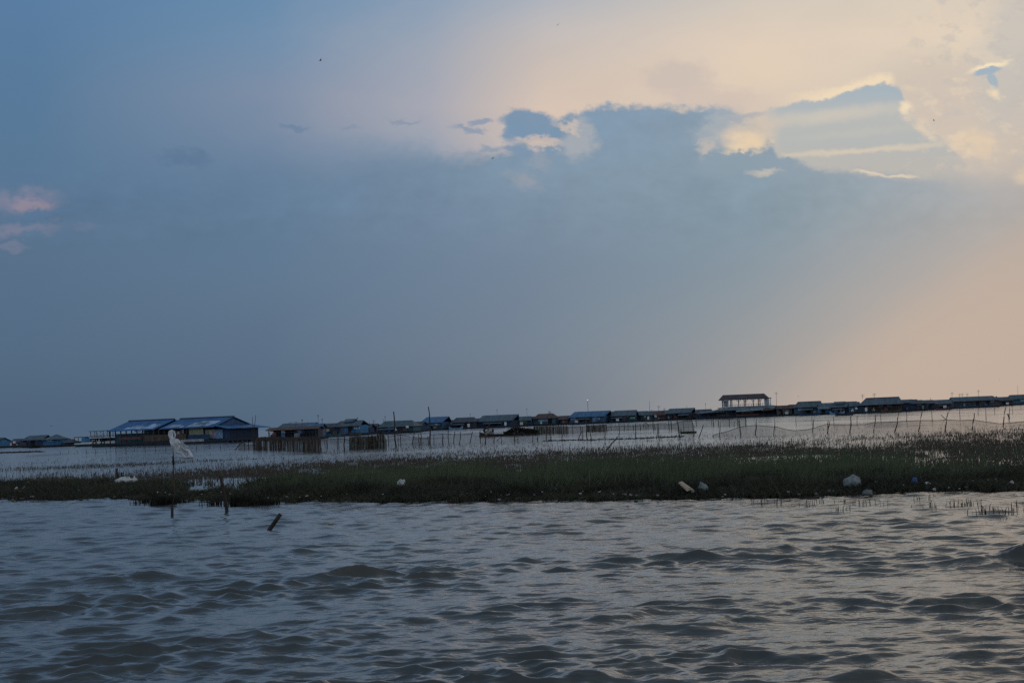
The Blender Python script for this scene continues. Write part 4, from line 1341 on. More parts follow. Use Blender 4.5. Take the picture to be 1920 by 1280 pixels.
    if porch:
        f0, f1, pc = porch
        drop = min(0.75, (ze - fl) * 0.28)
        MB().slab([(X(f0), yf - 1.75, ze - 0.35 - drop), (X(f1), yf - 1.75, ze - 0.35 - drop), (X(f1), yf - 0.02, ze - 0.30), (X(f0), yf - 0.02, ze - 0.30)], 0.06).build('porch_roof', ROOFS[pc], root)
        nn = max(1, int((f1 - f0) * L / 2.6))
        for k in range(nn + 1):
            x = X(f0) + 0.12 + ((f1 - f0) * L - 0.24) * k / nn
            MB().box(x - 0.06, x + 0.06, yf - 1.66, yf - 1.54, fl, ze - 0.42 - drop).build('post', M_POST, root)
    for px, yt in ant:
        p = (at_dist(px, yt, D) - c)
        lx = max(-L / 2, min(L / 2, p.x / math.cos(yaw)))
        a = MB().tube([(lx, 0, zr - 0.1), (lx + 0.1, 0, p.z)], [0.05, 0.035], 5)
        if random.random() < 0.5:
            for k in range(3): a.tube([(lx - 0.35, 0, p.z - 0.1 - k * 0.22), (lx + 0.5, 0, p.z - 0.1 - k * 0.22)], 0.02, 4)
        a.build('antenna', M_STEEL, root)
    for px, yt, lit in lamp:
        p = (at_dist(px, yt, D) - c)
        lx = max(-L / 2, min(L / 2, p.x / math.cos(yaw)))
        a = MB().tube([(lx, 0, zr - 0.1), (lx - 0.05, 0, p.z)], [0.06, 0.05] if lit else [0.035, 0.03], 5).build('lamp_pole', M_STEEL, root)
        ball((lx - 0.05, 0, p.z + 0.1), 0.11 if lit else 0.13).build('lamp', M_LAMP if lit else M_STEEL, a)
    # what stands about on the deck
    fr_ = Matrix.Translation(c) @ Matrix.Rotation(-yaw, 4, 'Z')
    used = []
    for k in range(clutter):
        cn, cm = CLUTTER_M[(int(x0) + k * 3) % len(CLUTTER_M)]
        kind = ('drum', 'crate', 'sack')[(int(x1) + k) % 3]
        if (cn, kind) in used: continue
        used.append((cn, kind))
        lx = X(0.12 + 0.76 * ((k * 0.618 + x0 * 0.137) % 1.0))
        ly = yf - deck + 0.4
        if kind == 'drum':
            g = MB().tube([(0, 0, 0), (0, 0, 0.04), (0, 0, 0.42), (0, 0, 0.46), (0, 0, 0.84), (0, 0, 0.88)], [0.28, 0.29, 0.29, 0.31, 0.29, 0.27], 10)
        elif kind == 'crate':
            g = MB()
            for h in range(3): g.box(-0.4, 0.4, -0.3, 0.3, h * 0.22, h * 0.22 + 0.19)
            g.box(-0.37, 0.37, -0.27, 0.27, 0.02, 0.6)
        else:
            g = MB().tube([(0, 0, 0), (0.02, 0, 0.12), (0, 0.02, 0.45), (0.04, 0, 0.7), (0.08, 0, 0.78), (0.1, 0, 0.86)], [0.26, 0.34, 0.32, 0.2, 0.06, 0.12], 9)
        o = g.build(kind, cm)
        o.location = fr_ @ Vector((lx, ly, fl))
        tag(o, f'{cn} {kind} standing on the deck of the {nick}', kind, 'things on the house decks')
    for fr, cn, m_ in cloth:
        o = MB().slab([(-0.3, 0, 0), (0.32, 0.03, 0.05), (0.28, 0.06, 0.52), (-0.3, 0.02, 0.6)], 0.02).build('hung_cloth', m_)
        o.location = fr_ @ Vector((X(fr), yf - 0.5 - deck * 0.4, fl + 0.55))
        tag(o, f'{cn} cloth hung out along the {nick}', 'cloth', 'laundry on the houses')
    return root


WC = M_CLOTH
H(-40, 19, 820.5, 827, 'dark', 'bright', 'low house with bright blue wall and dark roof, cut by the view edge', 'house cut by the view edge', win=(0.75,), clutter=1)
H(24, 46, 822, 828, 'dark', 'navy', 'small dark hut squeezed between the cut-off house and the grey roofed blue house', 'small dark hut', clutter=2, door=(0.4,), cloth=((0.6, 'white', WC),))
H(44, 97, 815.5, 823, 'slate', 'navy', 'grey roofed house with dark blue front and bushes before it', 'grey roofed house with the dark blue front', hip=0.8, hipr=0.0, win=(0.3, 0.75), door=(0.5,), yaw=0.2, clutter=1)
H(82, 128, 817.5, 822, 'slate', 'bright', 'bright blue walled house with low grey roof before the two-deck boat', 'bright blue walled house with the low grey roof', base=837, yaw=0.15, hip=1.2, win=(0.35,), horn=0.3, clutter=0)
H(96, 117, 814, 820, 'slate', 'navy', 'small pointed grey roof standing up behind the bright blue wall', 'small pointed roof house', back=6, yaw=0.35, hip=1.0, clutter=0)
H(124, 143, 822.5, 828, 'dark', 'dark', 'low dark shed right next to the stern of the two-deck boat', 'low dark shed by the boat', yaw=0.1, hip=0.8, clutter=0)
H(504, 606, 799.5, 803, 'rust', 'dark', 'long dark shop with flat rusty awning edge and white bits inside', 'long dark shop', base=824, yaw=0.05, d=6, veranda=True, panel=((0.52, 0.72, 0.35, 0.85, 'pale', 'blue_panel'), (0.76, 0.95, 0.4, 0.9, 'teal', 'teal_panel')), clutter=3, cloth=((0.1, 'white', WC), (0.34, 'pale', M_BAGG), (0.68, 'bluish', M_BAGB)), ant=((543, 791), (554, 790)), lamp=((567, 788.5, False),))
H(523, 600, 792.5, 799, 'slate', 'blue', 'long grey upper roof rising behind the dark shop', 'long grey roofed house', base=822, back=9, yaw=0.25, d=5, horn=0.5, ant=((577, 790),), clutter=0)
H(578, 612, 793.5, 800, 'blue', 'blue', 'small blue hut with blue roof at the far end of the dark shop', 'small blue hut', base=822, yaw=0.2, door=(0.7,), clutter=2, lamp=((597, 780, False), (605, 787, False)))
H(600, 648, 793, 799, 'dark', 'navy', 'low dark navy house joined to the bright blue house', 'low dark navy house', base=818, yaw=0.1, win=(0.3, 0.6), clutter=2, hip=0.6, cloth=((0.4, 'pinkish', M_CARD),))
H(622, 694, 788, 797, 'slate', 'bright', 'bright blue house with dark open doorway and flat raised roof piece', 'bright blue house', base=815.5, yaw=0.25, hip=1.2, hipr=0.4, door=(0.66,), win=(0.3, 0.9), panel=((0.0, 0.3, 0.0, 1.0, 'navy', 'navy_panel'),), step=0.28, lamp=((671, 784, False),), clutter=2)
H(690, 708, 794, 798, 'dark', 'dark', 'narrow dark shed with flat roof behind the bright blue house', 'narrow dark shed', yaw=0.02, ant=((700, 787), (692, 789)), clutter=1)
H(710, 792, 788, 798, 'teal', 'teal', 'wide teal roofed house with light green signboard on its front', 'teal roofed house with the green board', yaw=0.2, hip=0.6, hipr=1.4, panel=((0.22, 0.46, 0.42, 0.8, 'green', 'signboard'), (0.5, 0.85, 0.0, 0.8, 'dark', 'dark_panel')), porch=(0.0, 0.5, 'slate'), lamp=((722, 781.5, False),), ant=((707, 790), (716, 785)), clutter=3, cloth=((0.86, 'white', WC),))
H(787, 848, 781, 791, 'blue', 'blue', 'blue roofed house with light blue front behind the tallest kinked pole', 'blue roofed house behind the kinked pole', yaw=0.35, hip=0.8, hipr=0.0, horn=0.6, door=(0.55,), panel=((0.55, 0.8, 0.05, 0.85, 'pale', 'light_panel'), (0.12, 0.22, 0.0, 0.7, 'green', 'green_panel')), porch=(0.35, 1.0, 'teal'), clutter=2, cloth=((0.84, 'white', WC),))
H(846, 900, 782, 790, 'dark', 'dark', 'dark house with weathered roof and curved white tarp below it', 'dark house with the white tarp', yaw=0.2, hip=0.8, hipr=0.8, porch=(0.0, 0.6, 'dark'), lamp=((882, 777, False),), clutter=2, panel=((0.05, 0.25, 0.45, 0.6, M_WHITE, 'white_tarp'),))
H(893, 974, 777.5, 788, 'slate', 'navy', 'long dark navy house with horned grey ridge behind the loaded canoe', 'long dark navy house', yaw=0.25, hip=1.0, hipr=0.0, horn=0.9, win=(0.2, 0.35, 0.8), door=(0.5,), porch=(0.2, 0.75, 'teal'), lamp=((932, 769, False),), clutter=2)
H(968, 1002, 780, 787, 'teal', 'navy', 'low house with leaf green wall panel', 'low house with the green panel', yaw=0.15, panel=((0.15, 0.72, 0.4, 0.9, 'green', 'green_panel'),), lamp=((988, 767, False),), clutter=2, hip=0.4)
H(998, 1051, 775, 783, 'rust', 'teal', 'teal house under a rusty red roof with pale blue shutters', 'teal house under the rusty roof', yaw=0.3, hip=0.9, hipr=1.0, panel=((0.22, 0.72, 0.42, 0.92, 'pale', 'shutter'),), door=(0.85,), ant=((1029, 770), (1031, 771)), clutter=2)
H(1049, 1069, 780, 785, 'rust', 'brown', 'low brown shed filling the gap next to the rusty roof', 'low brown shed', yaw=0.1, clutter=2, door=(0.5,))
H(1065, 1148, 770.5, 780, 'blue', 'blue', 'largest blue roofed house of the row with a lit lamp on a mast', 'blue roofed house with the lit lamp', yaw=0.32, hip=0.9, hipr=0.0, horn=0.8, porch=(0.2, 0.62, 'dark'), panel=((0.66, 0.8, 0.0, 0.9, 'pale', 'light_panel'), (0.3, 0.6, 0.0, 0.72, 'dark', 'dark_panel')), win=(0.1,), lamp=((1102, 750.5, True),), clutter=3, cloth=((0.88, 'pale blue', M_BAGG),))
H(1143, 1200, 768.8, 778, 'slate', 'navy', 'dark house with bright green board at its corner', 'dark house with the green corner board', yaw=0.2, hip=0.9, hipr=0.3, horn=0.2, panel=((0.78, 1.0, 0.28, 0.62, 'green', 'green_board'),), porch=(0.0, 0.5, 'dark'), win=(0.65,), ant=((1201, 769),), clutter=2)
H(1198, 1226, 772, 777, 'teal', 'teal', 'low teal hut under two thin masts', 'low teal hut', yaw=0.1, ant=((1217, 751), (1223, 768)), clutter=2, cloth=((0.4, 'pale', M_BAGG),))
H(1222, 1250, 771, 777, 'rust', 'red', 'low dull red hut under a thick mast', 'low dull red hut', yaw=0.1, hip=0.4, ant=((1234.5, 760), (1245, 765)), clutter=2, cloth=((0.2, 'white', WC),))
H(1244, 1306, 765, 773, 'slate', 'dark', 'dark house with long pale grey roof before the pavilion', 'dark house with the pale grey roof', yaw=0.3, hip=0.9, hipr=0.0, horn=0.7, win=(0.3, 0.7), door=(0.5,), porch=(0.55, 1.0, 'slate'), ant=((1287, 760), (1268, 764)), clutter=2)
H(1303, 1342, 767, 773, 'dark', 'teal', 'low dark roofed house beside the pavilion raft', 'low house beside the pavilion', yaw=0.2, hip=0.6, porch=(0.1, 0.6, 'dark'), lamp=((1323, 757.5, False),), ant=((1331, 764),), clutter=2)
H(1453, 1488, 759.5, 765, 'rust', 'grey', 'grey plank house with low red roof next to the pavilion', 'grey plank house', yaw=0.1, win=(0.5,), door=(0.25,), panel=((0.6, 0.8, 0.1, 0.8, 'yellow', 'yellow_panel'),), ant=((1449, 735),), clutter=2)
H(1484, 1548, 753, 762, 'teal', 'teal', 'teal house with a horned red ridge and small front gable', 'teal house with the red ridge', yaw=0.3, hip=0.9, hipr=0.4, horn=0.2, cap='rust', porch=(0.3, 0.75, 'teal'), win=(0.25,), door=(0.55,), clutter=2)
H(1532, 1572, 762, 765, 'slate', 'bright', 'low bright blue wall section beyond the red ridged teal house', 'low bright blue section', yaw=0.05, door=(0.2,), clutter=1)
H(1552, 1596, 755, 762, 'teal', 'dark', 'dark house with two staggered low roofs', 'dark house with staggered roofs', yaw=0.2, hip=0.7, step=0.5, clutter=2, win=(0.5,), porch=(0.1, 0.8, 'dark'))
H(1588, 1618, 753, 760, 'teal', 'blue', 'small blue house with teal roof touching the widest house', 'small blue house touching the widest', yaw=0.15, hip=0.5, clutter=2, cloth=((0.6, 'white', WC),))
H(1606, 1698, 745.5, 757, 'slate', 'brown', 'widest house, red ridged grey roof over a dark open veranda', 'widest house with the veranda', yaw=0.2, d=7, hip=1.8, hipr=1.0, horn=0.2, cap='rust', veranda=True, panel=((0.0, 0.1, 0, 1, 'bright', 'blue_panel'), (0.12, 0.2, 0.2, 0.8, 'pale', 'light_panel')), win=(0.5, 0.7), ant=((1618, 739), (1639, 737)), clutter=3)
H(1690, 1709, 748.5, 754, 'slate', 'dark', 'little stepped roof hut against the widest house', 'little stepped hut', yaw=0.2, horn=0.3, clutter=1)
H(1709, 1742, 749.3, 755, 'teal', 'dark', 'small hip roofed dark house between the widest house and the long brown one', 'small hip roofed house', yaw=0.2, hip=1.2, clutter=2, win=(0.4,))
H(1738, 1788, 749, 756, 'slate', 'dark', 'dark cluttered house with low pale roof and red stuff in front', 'dark cluttered house', yaw=0.2, hip=0.8, hipr=0.0, porch=(0.0, 0.6, 'dark'), panel=((0.1, 0.3, 0.1, 0.4, 'red', 'red_panel'), (0.6, 0.8, 0.2, 0.6, 'yellow', 'yellow_panel')), ant=((1745, 745),), clutter=3)
H(1782, 1872, 742.8, 750, 'slate', 'brown', 'long brown house with big flat fronted roof and blue deck edge', 'long brown house', yaw=0.05, d=6, hip=0.0, hipr=1.5, door=(0.52, 0.74), win=(0.85,), panel=((0.0, 0.42, 0.0, 0.95, 'dark', 'dark_panel'), (0.05, 1.0, -0.12, 0.06, 'bright', 'deck_edge')), ant=((1785, 735), (1799, 738), (1804, 737), (1813, 737), (1834, 731)), clutter=2)
H(1866, 1900, 745.5, 750, 'dark', 'brown', 'low brown shed under the long house roof end', 'low brown shed by the long house', yaw=0.1, hip=0.6, door=(0.4,), clutter=1)
H(1886, 1980, 738.5, 746, 'teal', 'teal', 'last teal house of the row with white trimmed roof edge', 'last teal house', yaw=0.2, hip=1.2, hipr=0.5, panel=((0.1, 0.6, 0.88, 0.98, M_WHITE, 'white_trim'),), win=(0.3,), ant=((1909, 722),), clutter=1)

for i, (x0, x1, ry, ey_, rc, wc, lab, nick) in enumerate((
        (640, 700, 797, 802, 'dark', 'navy', 'low dark roof showing behind the bright blue house', 'low roof behind the bright blue house'),
        (700, 722, 797, 801, 'dark', 'dark', 'small dark hut before the wide teal roof', 'small hut before the teal roof'),
        (770, 800, 792, 797, 'dark', 'navy', 'dark lean hut between teal roof and blue roof', 'lean hut between teal and blue roofs'),
        (838, 862, 789, 795, 'dark', 'dark', 'dark roof filling the gap after the blue roofed house', 'dark roof after the blue one'),
        (884, 912, 786, 791, 'dark', 'dark', 'dark roof filling the gap before the long navy house', 'dark roof before the navy house'),
        (960, 1012, 783, 789, 'dark', 'dark', 'low roof behind the leaf green panel house', 'low roof behind the green panel'),
        (1036, 1082, 781, 786, 'dark', 'navy', 'low roof behind the brown shed', 'low roof behind the brown shed'),
        (1128, 1166, 773, 779, 'teal', 'navy', 'teal roof peeping out behind the largest blue roof', 'teal roof behind the largest blue one'),
        (1186, 1216, 772.5, 778, 'slate', 'navy', 'grey roof behind the bright green corner board', 'grey roof behind the corner board'),
        (1212, 1262, 771.5, 776, 'teal', 'dark', 'teal roof behind the dull red hut', 'teal roof behind the red hut'),
        (1288, 1330, 769.5, 774, 'slate', 'dark', 'grey roof behind the low house beside the pavilion', 'grey roof by the pavilion house'),
        (1474, 1500, 760, 765, 'dark', 'dark', 'dark roof joining the grey plank house to the teal one', 'dark roof by the plank house'),
        (1536, 1570, 757, 763, 'slate', 'navy', 'grey roof behind the low bright blue section', 'grey roof behind the blue section'),
        (1574, 1612, 754.5, 760, 'dark', 'dark', 'dark roof behind the small blue house', 'dark roof behind the small blue house'),
        (1684, 1722, 751, 757, 'dark', 'navy', 'dark roof between the stepped hut and the hip roof', 'dark roof by the stepped hut'),
        (1730, 1752, 751.5, 756, 'slate', 'dark', 'grey roof between the hip roof and the cluttered house', 'grey roof by the cluttered house'),
        (1856, 1898, 746, 751, 'slate', 'navy', 'grey roof behind the low brown shed', 'grey roof behind the last shed'))):
    H(x0 - 4, x1 + 4, ry - 2.2, ey_ - 1.0, rc, wc, lab, nick, yaw=0.12 + 0.1 * (i % 3), back=7 + 2 * (i % 3), hip=0.7 * (i % 2), clutter=0, win=(0.3,) if i % 2 else (), door=(0.6,))

# ------------------------------------------------------------------ the big blue hall: two gabled sheds on one raft
def hall():
    c = ground(342, 831.5)
    D = c.y
    s = D / FOC
    a = 0.42
    Z = lambda px, y: CAM_H + (hor(px) - y) * s
    root = empty('market_hall', c, 'big blue hall with two long gabled roofs carrying pale weathered patches', 'hall', -a)
    rot = Matrix.Rotation(a, 3, 'Z')

    def loc(px, py, dep=0.0):
        """point on the picture ray at this depth beyond the raft's middle, in hall coordinates"""
        return rot @ (at_dist(px, py, D + dep) - c)
    W = 5.4                                         # half depth of the sheds
    zr, ze = Z(330, 785.5), Z(300, 804)
    # where along the raft each shed begins and ends (front eave line)
    L0, L1, L2 = loc(207, 806).x, loc(318, 806).x, loc(432, 800).x
    ca, sa = math.cos(a), math.sin(a)
    xs = lambda px: ((px - 342) * s - (-W) * sa) / ca     # along-coordinate of a pixel on the front line
    A0, A1, B1 = xs(207), xs(306), xs(425)
    g = MB().box(A0 - 2, B1 + 3.5, -W - 2.2, W + 1, 0.25, 0.55)
    for k in range(11): g.tube([(A0 - 2.1, -W - 1.9 + k * 1.4, 0.05), (B1 + 3.6, -W - 1.9 + k * 1.4, 0.05)], 0.25, 7)
    g.build('raft', M_RAFT, root)
    th = 0.1
    m_r = mat('hall_roof_sheet', (0.022, 0.11, 0.29), rough=0.5, planks=(0, 0.4, 0.18), scale=0.7)
    M_PATCH = mat('bleached_roof_sheet', (0.34, 0.47, 0.66), rough=0.5, planks=(0, 0.4, 0.3), scale=0.8, var=0.6)
    for i, (x0, x1) in enumerate(((A0, A1 - 0.2), (A1 + 0.9, B1))):
        g = MB()
        g.slab([(x0, -W - 0.7, ze), (x1, -W - 0.7, ze), (x1, 0, zr), (x0, 0, zr)], th)
        g.slab([(x1, W + 0.7, ze), (x0, W + 0.7, ze), (x0, 0, zr), (x1, 0, zr)], th)
        r = g.build('roof', m_r, root)
        # weathered sheets, laid on the slope
        p = MB()
        L = x1 - x0
        for (f0, f1, u0, u1) in (((0.30, 0.36, 0.1, 0.3), (0.36, 0.60, 0.12, 0.42), (0.62, 0.68, 0.06, 0.34), (0.7, 0.93, 0.08, 0.50), (0.72, 0.80, 0.5, 0.6)) if i == 0 else ((0.08, 0.3, 0.08, 0.36), (0.34, 0.4, 0.05, 0.2), (0.45, 0.72, 0.08, 0.5), (0.55, 0.9, 0.3, 0.62), (0.75, 0.86, 0.12, 0.3))):
            yz = lambda u: (-W - 0.7 + (W + 0.7) * u, ze + (zr - ze) * u + 0.035)
            sh = 0.2 * L / 10
            q = [(x0 + L * f0, *yz(u0)), (x0 + L * f1, *yz(u0)), (x0 + L * f1 + sh * (u1 - u0), *yz(u1)), (x0 + L * f0 + sh * (u1 - u0) * 3, *yz(u1))]
            p.slab(q, 0.02)
        p.build('patch', M_PATCH, r)
        MB().tube([(x0, 0, zr + 0.05), (x1, 0, zr + 0.05)], 0.14, 6).build('ridge_cap', ROOFS['dark'], r)
    # gable end with its apron roof
    zg = zr - 0.25
    MB().add([(B1 - 0.3, -W + 0.2, ze - 0.1), (B1 - 0.3, W - 0.2, ze - 0.1), (B1 - 0.3, 0, zg), (B1 - 0.2, -W + 0.2, ze - 0.1), (B1 - 0.2, W - 0.2, ze - 0.1), (B1 - 0.2, 0, zg)], [(0, 2, 1), (3, 4, 5), (0, 3, 5, 2), (1, 2, 5, 4), (0, 1, 4, 3)]).build('gable', mat('hall_gable', (0.045, 0.11, 0.22), planks=(1, 0.3, 0.3)), root)
    MB().slab([(B1 - 0.18, -W - 0.6, ze + 0.25), (B1 + 3.0, -W - 0.9, ze - 0.35), (B1 + 3.4, W + 0.5, ze - 0.35), (B1 - 0.18, W - 0.1, ze + 0.25)], 0.08).build('apron_roof', m_r, root)
    # back and side walls, front rooms
    fl = 0.55
    MB().box(A0 + 0.3, B1 - 0.4, W - 1.6, W - 1.5, fl, ze + 0.12).build('back_wall', WALLS['dark'], root)
    MB().box(A0 + 0.4, A0 + (A1 - A0) * 0.72, -W + 1.2, -W + 1.3, fl, ze - 0.55).build('front_wall', WALLS['teal'], root)
    xg = B1 - 5.6
    MB().box(xg, xg + 2.9, -W + 0.1, W - 1.8, fl, ze - 0.15).build('yellow_wall', WALLS['yellow'], root)
    MB().box(xg + 2.95, B1 + 2.4, -W + 0.5, W - 1.8, fl, ze - 0.3).build('shop_wall', WALLS['navy'], root)
    # painted shop front beside the yellow wall
    mm = bpy.data.materials.new('mottled_shop_front')
    mm.use_nodes = True
    t = NT(mm.node_tree)
    vo = t.node('ShaderNodeTexVoronoi')
    vo.inputs['Scale'].default_value = 2.6
    t.put(vo.inputs['Vector'], t.node('ShaderNodeTexCoord').outputs['Object'])
    hs = t.node('ShaderNodeHueSaturation')
    hs.inputs['Saturation'].default_value = 0.45
    hs.inputs['Value'].default_value = 0.42
    t.put(hs.inputs['Color'], vo.outputs['Color'])
    t.put(mm.node_tree.nodes['Principled BSDF'].inputs['Base Color'], hs.outputs[0])
    MB().box(xg + 3.1, xg + 5.2, -W + 0.38, -W + 0.46, fl + 0.2, ze - 0.5).build('mottled_panel', mm, root)
    MB().box(xg + 5.25, xg + 6.6, -W + 0.36, -W + 0.46, fl + 0.15, ze - 0.55).build('pale_board', WALLS['pale'], root)
    MB().box(xg - 1.4, xg - 0.5, -W + 0.15, -W + 0.22, fl, fl + 1.9).build('door', M_DARK, root)
    # posts along the open front
    for i in range(15):
        x = A0 + 0.3 + (xg - A0 - 0.5) * i / 14
        MB().box(x - 0.08, x + 0.08, -W - 0.3, -W - 0.14, fl, ze - 0.1).build('post', M_POST, root)
    # slatted front rail with pale and red boards
    MB().box(A0 + (A1 - A0) * 0.75, xg - 0.2, -W - 0.5, -W - 0.42, fl + 0.1, fl + 1.15).build('front_rail', WALLS['brown'], root)
    MB().box(A0 + 3.0, A0 + 7.5, -W - 1.2, -W - 1.1, fl + 0.55, fl + 0.95).build('red_board', WALLS['red'], root)
    MB().box(xg + 0.1, xg + 4.6, -W - 2.25, -W - 2.2, 0.32, 0.75).build('pale_fascia', mat('pale_fascia_paint', (0.3, 0.36, 0.38), scale=1.5), root)
    MB().box(xg + 0.1, xg + 4.4, -W - 0.32, -W - 0.24, fl + 0.05, fl + 0.95).build('blue_counter', WALLS['navy'], root)
    # thin white slabs under the eaves
    M_SHEET = cloth_mat('thin_white_slab', (0.85, 0.86, 0.88), 0.5)
    pts = [(262, 807), (270, 807), (279, 807)] + [(334, 811), (342, 811), (349, 810), (357, 807)]
    for k, (px, py) in enumerate(pts):
        x = xs(px)
        hw, hh = (0.26, 0.10) if k < 3 else (0.34, 0.33)
        zc = Z(px, py) - 0.1
        MB().slab([(x - hw, -W - 0.06, zc - hh), (x + hw, -W - 0.04, zc - hh * 0.8), (x + hw * 0.9, -W - 0.02, zc + hh), (x - hw, -W - 0.04, zc + hh)], 0.03).build('white_slab', M_SHEET, root)
    for k in range(6):
        x = xs(372) + k * 1.1
        MB().box(x - 0.35, x + 0.35, -W + 1.9, -W + 2.0, fl + 1.3, fl + 1.9).build('shelf_board', WALLS['pale' if k % 2 else 'blue'], root)


hall()


# ------------------------------------------------------------------ roofed pavilion on stilts over a dark lower storey
def pavilion():
    c = ground(1396, 782)
    s = c.y / FOC
    D = c.y
    Z = lambda y, px=1396: CAM_H + (hor(px) - y) * s
    root = empty('pavilion', c, 'tall open pavilion with red brown roof on white posts above the village', 'pavilion', -0.06)
    X = lambda px: (px - 1396) * s
    z_up = Z(762)
    z_eave = Z(748)
    z_r = Z(738.7)
    d = 6.0
    MB().box(X(1306), X(1482), -6.5, 5, 0.2, 0.5).tube([(X(1306), -6, 0.05), (X(1482), -6, 0.05)], 0.25).tube([(X(1306), -3, 0.05), (X(1482), -3, 0.05)], 0.25).tube([(X(1306), 3, 0.05), (X(1482), 3, 0.05)], 0.25).build('raft', M_RAFT, root)
    MB().box(X(1334), X(1476), -2.5, 4, 0.5, Z(768)).build('lower_wall', WALLS['dark'], root)
    MB().box(X(1312), X(1333.5), -2.0, 4, 0.5, Z(771)).build('side_wall', WALLS['navy'], root)
    # skirt roof between the storeys
    g = MB()
    zs0, zs1 = Z(767.5), Z(761.2)
    g.slab([(X(1338), -4.6, zs0), (X(1468), -4.6, zs0), (X(1446), -2.6, zs1), (X(1368), -2.6, zs1)], 0.08)
    g.slab([(X(1338), 4.6, zs0), (X(1338), -4.6, zs0), (X(1354), -2.6, zs1 - 0.3), (X(1354), 2.6, zs1 - 0.3)], 0.08)
    g.slab([(X(1478), -4.4, Z(766)), (X(1478), 4.6, Z(766)), (X(1447), 2.6, zs1), (X(1447), -2.6, zs1)], 0.08)
    g.build('skirt_roof', mat('skirt_roof_sheet', (0.16, 0.21, 0.25), planks=(0, 0.35, 0.35)), root)
    MB().slab([(X(1304), -5, Z(771.5)), (X(1352), -5.2, Z(769.5)), (X(1352), -2.4, Z(765.5)), (X(1312), -2.4, Z(768.5))], 0.07).build('lean_to_roof', ROOFS['slate'], root)
    MB().slab([(X(1378), -6.0, Z(770.6)), (X(1430), -6.0, Z(769)), (X(1426), -4.5, Z(766.6)), (X(1378), -4.5, Z(768.6))], 0.06).build('pale_awning', ROOFS['pale'], root)
    MB().slab([(X(1424), -6.4, Z(771)), (X(1447), -6.4, Z(770)), (X(1434), -5.0, Z(764))], 0.07).slab([(X(1447), -6.4, Z(770)), (X(1447), -3.0, Z(768)), (X(1434), -5.0, Z(764))], 0.07).build('porch_roof', ROOFS['rust'], root)
    MB().box(X(1348), X(1452), -2.7, 2.7, z_up - 0.25, z_up - 0.05).build('upper_floor', WALLS['grey'], root)
    # upper posts, all round
    mp = mat('pale_post_paint', (0.72, 0.80, 0.84), var=0.25)
    MB().box(X(1434), X(1443), 0.2, 0.3, z_up, z_eave - 0.1).build('pale_screen', mp, root)
    for px in (1357, 1366, 1372.5, 1385, 1398, 1412, 1424.5, 1433, 1444):
        for y in ((-2.45, 2.45) if px in (1357, 1372.5, 1398, 1424.5, 1444) else (-2.45,)):
            x = X(px)
            w_ = 0.11
            p = MB().box(x - w_, x + w_, y - 0.1, y + 0.1, z_up - 0.05, z_eave + 0.15)
            p.build('post', mp if y < 0 and px in (1357, 1366, 1444, 1433) else M_POST, root)
    MB().box(X(1356), X(1367), 0.2, 0.3, z_up, z_eave - 0.2).build('pale_screen', mp, root)
    br = MB()
    for px in (1385, 1398, 1412, 1424.5):
        x = X(px)
        for sg in (-1, 1): br.tube([(x, -2.45, z_eave - 0.75), (x + sg * 0.75, -2.45, z_eave - 0.03)], 0.05, 4)
    br.build('brace', M_POST, root)
    rl = MB().box(X(1357), X(1444), -2.5, -2.42, z_up + 0.55, z_up + 0.63)
    for k in range(60):
        if k % 7 not in (0, 3): continue
        x = X(1358) + k * (X(1443) - X(1358)) / 59
        rl.box(x - 0.04, x + 0.04, -2.49, -2.43, z_up - 0.05, z_up + 0.55)
    rl.build('railing', M_POST, root)
    gable_roof(X(1443) - X(1356), 5.2, z_eave, z_r, ov=0.35, oy=0.5, hip=1.1, hipr=1.1, th=0.12).build('roof', mat('pavilion_roof', (0.075, 0.06, 0.065), planks=(0, 0.35, 0.3)), root)
    MB().box(X(1353.5), X(1445.5), -3.14, -3.1, z_eave - 0.1, z_eave + 0.12).build('eave_board', ROOFS['dark'], root)
    # lower front: boards and strips
    MB().box(X(1390), X(1412), -2.62, -2.55, Z(773.5), Z(772)).build('white_strip', M_WHITE, root)
    MB().box(X(1352), X(1358), -2.62, -2.55, Z(769.8), Z(769)).build('white_strip', M_WHITE, root)
    MB().box(X(1345), X(1365), -4.02, -3.95, Z(777), Z(776)).build('grey_strip', WALLS['grey'], root)
    MB().box(X(1378), X(1420), -5.2, -5.1, 0.5, Z(776)).build('rust_fence', WALLS['red'], root)
    for px in range(1310, 1482, 17):
        MB().box(X(px) - 0.07, X(px) + 0.07, -4.55, -4.4, 0.5, Z(768.5) - 0.1).build('stilt', M_POST, root)
    for k, px in enumerate((1383, 1404, 1418.5)):
        pass


pavilion()


